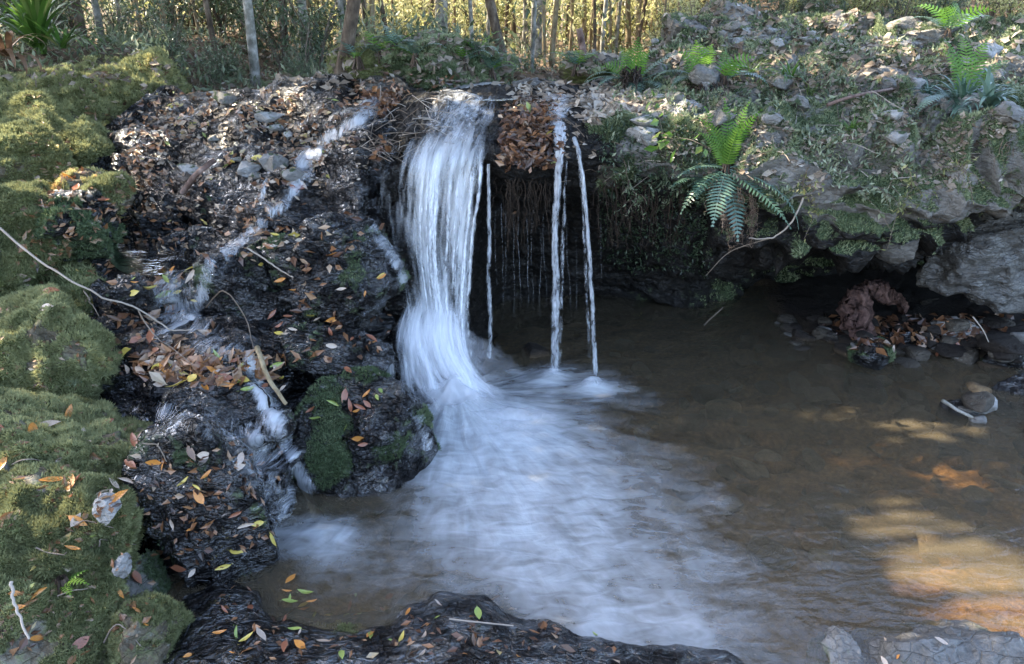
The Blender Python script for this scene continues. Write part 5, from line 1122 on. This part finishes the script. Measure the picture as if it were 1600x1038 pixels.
litter('leaf_litter', [(0, 90, 280, 450, 1100, .06, .5, .01), (-60, 450, 260, 1060, 900, .035, .45, .004), (-60, 450, 260, 1060, 200, .06, .5, .004)], 'stray small leaves and husks on the left moss bank', 7)
litter('leaf_litter', [(215, 125, 590, 290, 1500, .045, .55, .01), (170, 180, 480, 420, 400, .05, .5, .01)], 'small dull grey tan leaf scraps among the rocks of the left slope', 8, 'litter_pale', clump=-.2)
# small twigs in the leaf dam
so = Soup(); r = np.random.default_rng(77)
for i in range(160):
    px, py = (r.uniform(575, 700), r.uniform(150, 255)) if i < 90 else (r.uniform(860, 1580), r.uniform(110, 290))
    h = cast(px, py)
    if h is None: continue
    a = h[0] + h[1] * .02; d = r.normal(size=3); d[2] *= .4; d /= np.linalg.norm(d); L = r.uniform(.08, .3)
    so.add(*tube(curve([a - d * L / 2, a + [0, 0, .02], a + d * L / 2 + [0, 0, r.uniform(-.02, .04)]], 7, .006, i), .0028, 3), r.uniform(.2, 1))
tag(so.build('twig_litter', M['twig']), 'fine twigs tangled in the leaf dam and over the ledge', 'twigs', kind='stuff')
# low plants over the ledge
so = Soup(); r = np.random.default_rng(78)
for i in range(1100):
    px, py = r.uniform(960, 1600), r.uniform(60, 330)
    h = cast(px, py)
    if h is None or h[0][1] > 9 or h[0][2] < 1.0: continue
    if fbm(h[0][None] * 3, 2, 55)[0] < .08: continue
    leafcards(h[0] + h[1] * .02 + [0, 0, .02], .035, 7, .04, r, so, .55 + .25 * float(fbm(h[0][None] * 2, 2, 5)[0]), .2, .4, -.4)
tag(so.build('ground_cover', M['cover']), 'low small leaved ground cover creeping over the right hand ledge', 'ground cover', kind='stuff')
so = Soup()
for i in range(900):
    px, py = r.uniform(940, 1110), r.uniform(190, 460)
    h = cast(px, py)
    if h is None or h[0][2] < .4: continue
    leafcards(h[0] + h[1] * .02, .03, 5, .03, r, so, .3, .2, .4, .4)
tag(so.build('ground_cover', M['fol_dark']), 'dark moss and tiny leaves hanging on the shaded wall right of the ribbons', 'ground cover', kind='stuff')
# pebbles: shore and shallows
labels = ['rounded brown stone under the shallow water near the far shore', 'small dark stone on the shore in the shade of the overhang']
r = np.random.default_rng(91)
protos = [rock('stone', (0, 0, -30 - i), (1, r.uniform(.7, 1), r.uniform(.4, .65)), 400 + i, M[['bed', 'rock_dry', 'cave', 'bed'][i % 4]], 0, .3, 10, .1, 3, register=False)[0] for i in range(8)]
used = [False] * 8; cnt = 0
for i in range(330):
    if i < 95: px, py = r.uniform(1150, 1640), r.uniform(500, 555); lab, gp, sz = labels[1], 'small stones on the shaded far shore', (.05, .20)
    else: px, py = r.uniform(960, 1640), 545 + 330 * r.random() ** 1.4; lab, gp, sz = labels[0], 'stones under the shallow water', (.07, .26)
    h = cast(px, py)
    if h is None or h[0][2] > .3 or h[1][2] < .4: continue
    k = r.integers(8); s = r.uniform(*sz) * (1 if r.random() < .85 else 1.4)
    o = protos[k]
    if used[k]: o = o.copy(); COL.objects.link(o)
    used[k] = True; o.location = tuple(h[0] - [0, 0, s * .12]); o.rotation_euler = (0, 0, r.uniform(0, 6.28)); o.scale = (s, s, s * .8); tag(o, lab, 'stone', gp); cnt += 1
for k in range(8):
    if not used[k]: bpy.data.objects.remove(protos[k])
# small rocks scattered over the ledge
protos = [rock('rock', (0, 0, -50 - i), (1, r.uniform(.7, 1), r.uniform(.4, .7)), 450 + i, M[['rock_dry', 'rock_dry', 'rock_pale'][i % 3]], .25, 0, 12, .14, 4, mosstop=.2, register=False)[0] for i in range(6)]
used = [False] * 6
for i in range(70):
    px, py = r.uniform(960, 1600), r.uniform(45, 225)
    if i >= 56: px, py = r.uniform(270, 560), r.uniform(150, 300)
    h = cast(px, py)
    if h is None or h[1][2] < .2 or h[0][1] > 9.5: continue
    k = r.integers(6); s = r.uniform(.08, .26); o = protos[k]
    if used[k]: o = o.copy(); COL.objects.link(o)
    used[k] = True; o.location = tuple(h[0] - [0, 0, s * .15]); o.rotation_euler = (0, 0, r.uniform(0, 6.28)); o.scale = (s, s, s)
    if i >= 56: tag(o, 'small loose stone among leaves on the slope left of the fall', 'rock', 'loose stones on the left slope')
    else: tag(o, 'small grey stone sitting in the litter of the right hand ledge', 'rock', 'small stones on the ledge')
# ================================================================ FOREST BEHIND
trunk_tree(397, 134, 15, 'bark_pale', 'slim mottled pale tree left of the two straight trunks', (.1, .2), seed=1)
trunk_tree(481, 116, 15, 'bark_pale', 'straight pale grey tree behind the leafy slope', (.0, .3), seed=2)
trunk_tree(524, 110, 21, 'bark_brown', 'dark tree leaning right beside the straight pale one', (1.9, .5), h=6.5, seed=3)
trunk_tree(345, 112, 9, 'bark_brown', 'thin brown tree in the dark left undergrowth', (-.3, .2), seed=4)
trunk_tree(440, 100, 12, 'bark_brown', 'brown tree between the two pale trunks', (-.1, .5), seed=5, Y=9.6)
trunk_tree(158, 70, 10, 'bark_pale', 'thin grey tree above the moss boulders', (.1, .5), seed=6, Y=8.6)
trunk_tree(130, 70, 14, 'bark_brown', 'dark mossy tree beside the tall strap bush', (-.4, .5), seed=7, Y=8.2)
trunk_tree(255, 60, 9, 'bark_tan', 'slender tan tree rising from the left shrubs', (.3, .5), seed=8, Y=9.4)
trunk_tree(802, 92, 15, 'bark_brown', 'brown tree leaning left at the end of the fern mound', (-1.6, .8), h=6, seed=9, Y=9.2)
trunk_tree(690, 60, 20, 'bark_pale', 'thick sunlit pale tree far behind the fern mound', (0, .8), seed=10, Y=10.5)
trunk_tree(566, 60, 12, 'bark_tan', 'tan tree just right of the dark leaning one', (.2, .8), seed=11, Y=12)
trunk_tree(838, 60, 18, 'bark_pale', 'brightly sunlit tree in the far gap', (0, .8), seed=12, Y=12)
trunk_tree(1030, 30, 18, 'bark_tan', 'brown tree on the skyline behind the dark angular rock', (.1, .4), seed=13, Y=11.5)
trunk_tree(985, 50, 9, 'bark_tan', 'thin tan tree left of the skyline brown tree', (-.2, .8), seed=14, Y=12)
trunk_tree(305, 60, 10, 'bark_brown', 'brown tree deep in the left undergrowth', (.2, .4), seed=15, Y=11)
trunk_tree(60, 60, 16, 'bark_brown', 'dark tree at the top left corner', (-.3, .4), seed=16, Y=9)
def make_sapling(seed, barkk, ck):
    r = np.random.default_rng(seed); root = empty('sapling', (0, 0, 0)); h = r.uniform(4, 6)
    q = curve([(0, 0, -.3), (r.normal(0, .06), r.normal(0, .06), h * .3), (r.normal(0, .2), r.normal(0, .2), h * .65), (r.normal(0, .5), r.normal(0, .5), h)], 20, .03, seed)
    v, f = tube(q, np.linspace(.035, .012, 20), 7); mk('trunk', v, f, M[barkk], root)
    fo = Soup()
    for i in range(16):
        s = q[r.integers(2, 20)]; leafcards(s + r.normal(0, .3, 3), .35, 14, .11, r, fo, .55, .2)
    fo.build('crown', M[ck], root); tag(root, 'thin straight sapling in the sunlit thicket behind the fall', 'sapling', 'saplings behind the fall'); return root
saps = [make_sapling(s, b_, c_) for s, b_, c_ in [(1, 'bark_tan', 'fol_sun'), (2, 'bark_tan', 'fol_sun'), (3, 'bark_brown', 'fol_sun'), (4, 'bark_tan', 'fol_sun'), (5, 'bark_pale', 'fol_dark')]]
r = np.random.default_rng(5); n = 0
for i in range(230):
    Y = r.uniform(9.5, 24); px = r.uniform(540, 1120) if i < 150 else r.uniform(40, 560)
    x = P(px, 50, Y)[0]; z = float(drop(x, Y, 8)[2]) if drop(x, Y, 8) is not None else 1.9
    o = saps[i] if i < 5 else copy_tree(saps[i % 5], (0, 0, 0), r.uniform(0, 6.28), 1)
    if i >= 150: o['label'] = 'thin straight sapling in the shady left forest'; o['group'] = 'saplings in the left forest'
    s = r.uniform(.6, 1.2); o.location = (x, Y, z); o.scale = (s, s, 1)
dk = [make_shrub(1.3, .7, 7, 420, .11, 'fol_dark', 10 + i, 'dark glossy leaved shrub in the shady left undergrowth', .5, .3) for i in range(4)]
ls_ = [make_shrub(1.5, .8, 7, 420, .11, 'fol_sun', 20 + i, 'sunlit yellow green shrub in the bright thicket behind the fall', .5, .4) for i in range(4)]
us = {}
def place(protos, x, Y, s, label, group, dz=0.0):
    k = int(r.integers(len(protos))); d = drop(x, Y, 8); z = float(d[2]) if d is not None else 1.9
    key = (protos[0].name, k)
    if key in us: o = copy_tree(protos[k], (x, Y, z + dz), r.uniform(0, 6.28), s)
    else: o = protos[k]; us[key] = 1; o.location = (x, Y, z + dz); o.scale = (s, s, s)
    tag(o, label, None, group)
for i in range(58):
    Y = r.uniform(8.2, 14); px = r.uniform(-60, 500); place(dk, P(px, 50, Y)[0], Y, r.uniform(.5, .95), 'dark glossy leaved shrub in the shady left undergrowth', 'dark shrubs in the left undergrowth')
for i in range(56):
    Y = r.uniform(10.5, 20); px = r.uniform(540, 1200)
    if 805 < px < 885: continue
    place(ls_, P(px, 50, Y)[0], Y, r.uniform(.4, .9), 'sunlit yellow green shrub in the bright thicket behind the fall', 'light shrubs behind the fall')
for i in range(150):
    Y = r.uniform(8.3, 13); px = r.uniform(1030, 1780); place(dk if r.random() < .55 else ls_, P(px, 30, Y)[0], Y, r.uniform(.22, .5), 'low scrubby bush on the slope above the right hand ledge', 'low bushes above the ledge')
for i in range(14):
    px = r.uniform(200, 490); Y = r.uniform(7.2, 8.2); place(dk, P(px, 50, Y)[0], Y, r.uniform(.18, .32), 'knee high dark plant along the crest of the leafy slope', 'low plants along the crest')
so = Soup()
for i in range(4200):
    Y = 7.0 + 15 * r.random() ** 1.6; px = r.uniform(-100, 1700); x = P(px, 50, Y)[0]
    if px > 800 and Y < 9: continue
    d_ = drop(x, Y, 8)
    if d_ is None: continue
    leafcards(d_ + [0, 0, .06], .13, 7, .08, r, so, .5 + .35 * float(fbm(d_[None] * .8, 2, 8)[0]), .2, .35, -.5)
tag(so.build('ground_cover', M['cover']), 'low green seedlings and creepers over the forest floor behind the fall', 'ground cover', kind='stuff')
# far wood: reads as one mass
so = Soup(); r = np.random.default_rng(6)
for i in range(430):
    Y = r.uniform(22, 44); x = r.uniform(-1.1, 1.1) * Y; z = r.uniform(1.0, 6.5) + .02 * (Y - 20)
    if abs(proj(np.array([x, Y, z]))[0] - 845) < 32 or (r.random() < .5 and z > 3.5): continue
    leafcards((x, Y, z), (1.6, 1.2, 1.1), 60, .34, r, so, .5 + .1 * r.normal(), .22, .5)
for i in range(200):
    Y = r.uniform(20, 42); x = r.uniform(-1., 1.) * Y; so.add(*tube(curve([(x, Y, 1), (x + r.normal(0, .3), Y, 7), (x + r.normal(0, .8), Y, 14)], 8), np.linspace(.14, .07, 8), 6), .1)
tag(so.build('far_wood', M['fol_sun']), 'bright hazy mass of far trees and leaves beyond the thicket', 'wood', kind='stuff')
# ================================================================ CANOPY on the sun side: trees added outside the frame for shade, leaves cut away for sun patches
GAP = [(G(1390, 648), .08), (G(1430, 665), .06), (G(1300, 650), .0), (G(1385, 795), .07), (G(1430, 830), .12), (G(1480, 868), .18), (G(1530, 900), .18), (G(1590, 925), .18), (G(1640, 960), .18)]
for px, py, rd in [(110, 120, .42), (190, 140, .36), (245, 130, .36), (150, 200, .3), (60, 150, .2), (40, 250, .16), (100, 285, .14), (150, 285, .10), (25, 300, .14), (40, 540, .09), (90, 700, .07), (1300, 38, .4), (1440, 88, .22), (1545, 75, .3), (1350, 120, .12),
                   (1020, 168, .16), (1130, 215, .14), (990, 90, .2), (1530, 115, .2), (430, 160, .2), (330, 200, .12), (700, 150, .12), (640, 60, .25), (1240, 100, .15), (1150, 110, .14), (40, 765, .06), (1090, 100, .2)]:
    h = cast(px, py)
    if h: GAP.append((h[0], rd))
trees_c = [(-6.4, 1.2), (-7.2, 4.4), (-8.6, 7.6), (-5.2, -1.4), (-9.5, 2.6)]
r = np.random.default_rng(12); cl_ = [Soup() for _ in trees_c]; limbs = [[] for _ in trees_c]
for i in range(2600):
    sx, sy = -5.2 + 12.0 * ((i % 52) + r.random()) / 52, -.4 + 10.0 * ((i // 52) + r.random()) / 50; hh = r.uniform(5.5, 10.5); c = np.array([sx, sy, 1.0]) + SD * (hh - 1) / SD[2]
    k = int(np.argmin([(c[0] - t[0]) ** 2 + (c[1] - t[1]) ** 2 for t in trees_c]))
    n = 28; p = c + r.normal(0, .22, (n, 3))
    keep = np.ones(n, bool)
    for g, rd in GAP:
        w_ = p - g; dd = np.linalg.norm(w_ - (w_ @ SD)[:, None] * SD, axis=1); keep &= dd > rd + .15
    p = p[keep]; n = len(p)
    if not n: continue
    if i % 14 == 0: limbs[k].append(c)
    d = r.normal(size=(n, 3)); d[:, 2] *= .4; d /= np.linalg.norm(d, axis=1, keepdims=True); s = np.cross(d, r.normal(size=(n, 3)) * [.3, .3, 1]); s /= np.linalg.norm(s, axis=1, keepdims=True)
    L = r.uniform(.14, .26, n)[:, None]; V = np.stack([p, p + d * L * .45 + s * L * .24, p + d * L, p + d * L * .45 - s * L * .24], 1).reshape(-1, 3)
    cl_[k].add(V, np.arange(4 * n).reshape(-1, 4), .5)
for k, (tx, ty) in enumerate(trees_c):
    b = (tx, ty, 1.0); root = empty('tree', b); tag(root, ['tall overhanging tree on the left bank level with the foreground', 'tall overhanging tree on the left bank level with the main fall', 'tall overhanging tree on the left bank beyond the crest', 'tall overhanging tree on the left bank behind the viewer', 'tall overhanging tree set back on the left bank'][k], 'tree')
    q = curve([(tx, ty, .6), (tx + .1, ty, 3.5), (tx + .4, ty, 6), (tx + .5, ty + .2, 9)], 20); v, f = tube(q, np.linspace(.2, .06, 20), 10); mk('trunk', v, f, M['bark_brown'], root, b)
    so = Soup()
    for j, c in enumerate(limbs[k]):
        st = q[6 + (j * 5) % 13]; so.add(*tube(curve([st, (st + c) / 2 + [0, 0, .2], c], 7), np.linspace(.04, .01, 7), 4), .3)
    if so.v: so.build('limb', M['twig'], root, b)
    if cl_[k].v: cl_[k].build('crown', M['fol_dark'], root, b)
# ================================================================ labels that single out repeats by what they stand beside
LMK = {'right': [('the large rim fern', 1128, 240), ('the leftmost ledge fern', 985, 110), ('the middle skyline fern', 1092, 112), ('the tall right hand fern', 1530, 120), ('the spiky strap plant', 1480, 190), ('the hanging dead leaves', 1226, 160),
                 ('the sunlit skyline rock', 1300, 45), ('the leafy creeper', 1395, 255), ('the small distant fern', 1482, 48), ('the root covered boulder', 950, 230), ('the broad mossy mound', 1370, 165)],
       'left': [('the upper white stream', 480, 250), ('the main fall lip', 690, 160), ('the upper pool', 240, 400), ('the middle pool', 300, 535), ('the rounded mossy boulder', 570, 690), ('the glistening dome', 510, 440), ('the fallen grey stick', 318, 278), ('the lower left slab', 330, 800), ('the leaf heaped shelf', 320, 585), ('the orange mossy stone', 125, 295)],
       'mound': [('the dark leaning tree', 528, 95), ('the mound top', 680, 75), ('the brown leaning tree', 800, 95), ('the fall head', 720, 145)]}
RULE = {'half buried rocks on the right hand ledge': ('right', 'low weathered half buried grey rock'), 'stacked boulders of the right hand ledge': ('right', 'big rugged moss flecked boulder'),
        'small stones on the ledge': ('right', 'small grey stone in dry litter'), 'broken wet ledges left of the fall': ('left', 'broken black wet rock ledge'),
        'loose stones on the left slope': ('left', 'small loose stone among leaves'), 'small ferns on the mound': ('mound', 'small fern on the dark mound')}
seen = {}
bpy.context.view_layer.update()
for o in sc.objects:
    g_ = o.get('group')
    if o.parent or g_ not in RULE: continue
    side, head = RULE[g_]; px, py, _d = proj(np.array(o.location)); px, py = float(px), float(py)
    for nm, lx, ly in sorted(LMK[side], key=lambda t: (t[1] - px) ** 2 + (t[2] - py) ** 2):
        dx, dy = px - lx, py - ly; dd = math.hypot(dx, dy)
        v_ = 'above' if dy < -.4 * dd else ('below' if dy > .4 * dd else ''); h_ = 'left' if dx < -.4 * dd else ('right' if dx > .4 * dd else '')
        rel = {('above', ''): 'straight above', ('below', ''): 'straight below', ('', 'left'): 'directly left of', ('', 'right'): 'directly right of'}.get((v_, h_), f'{v_} and {h_} of')
        lab = f"{head} {'close ' if dd < 45 else ''}{rel} {nm}"
        if lab not in seen: break
    seen[lab] = 1; o['label'] = lab
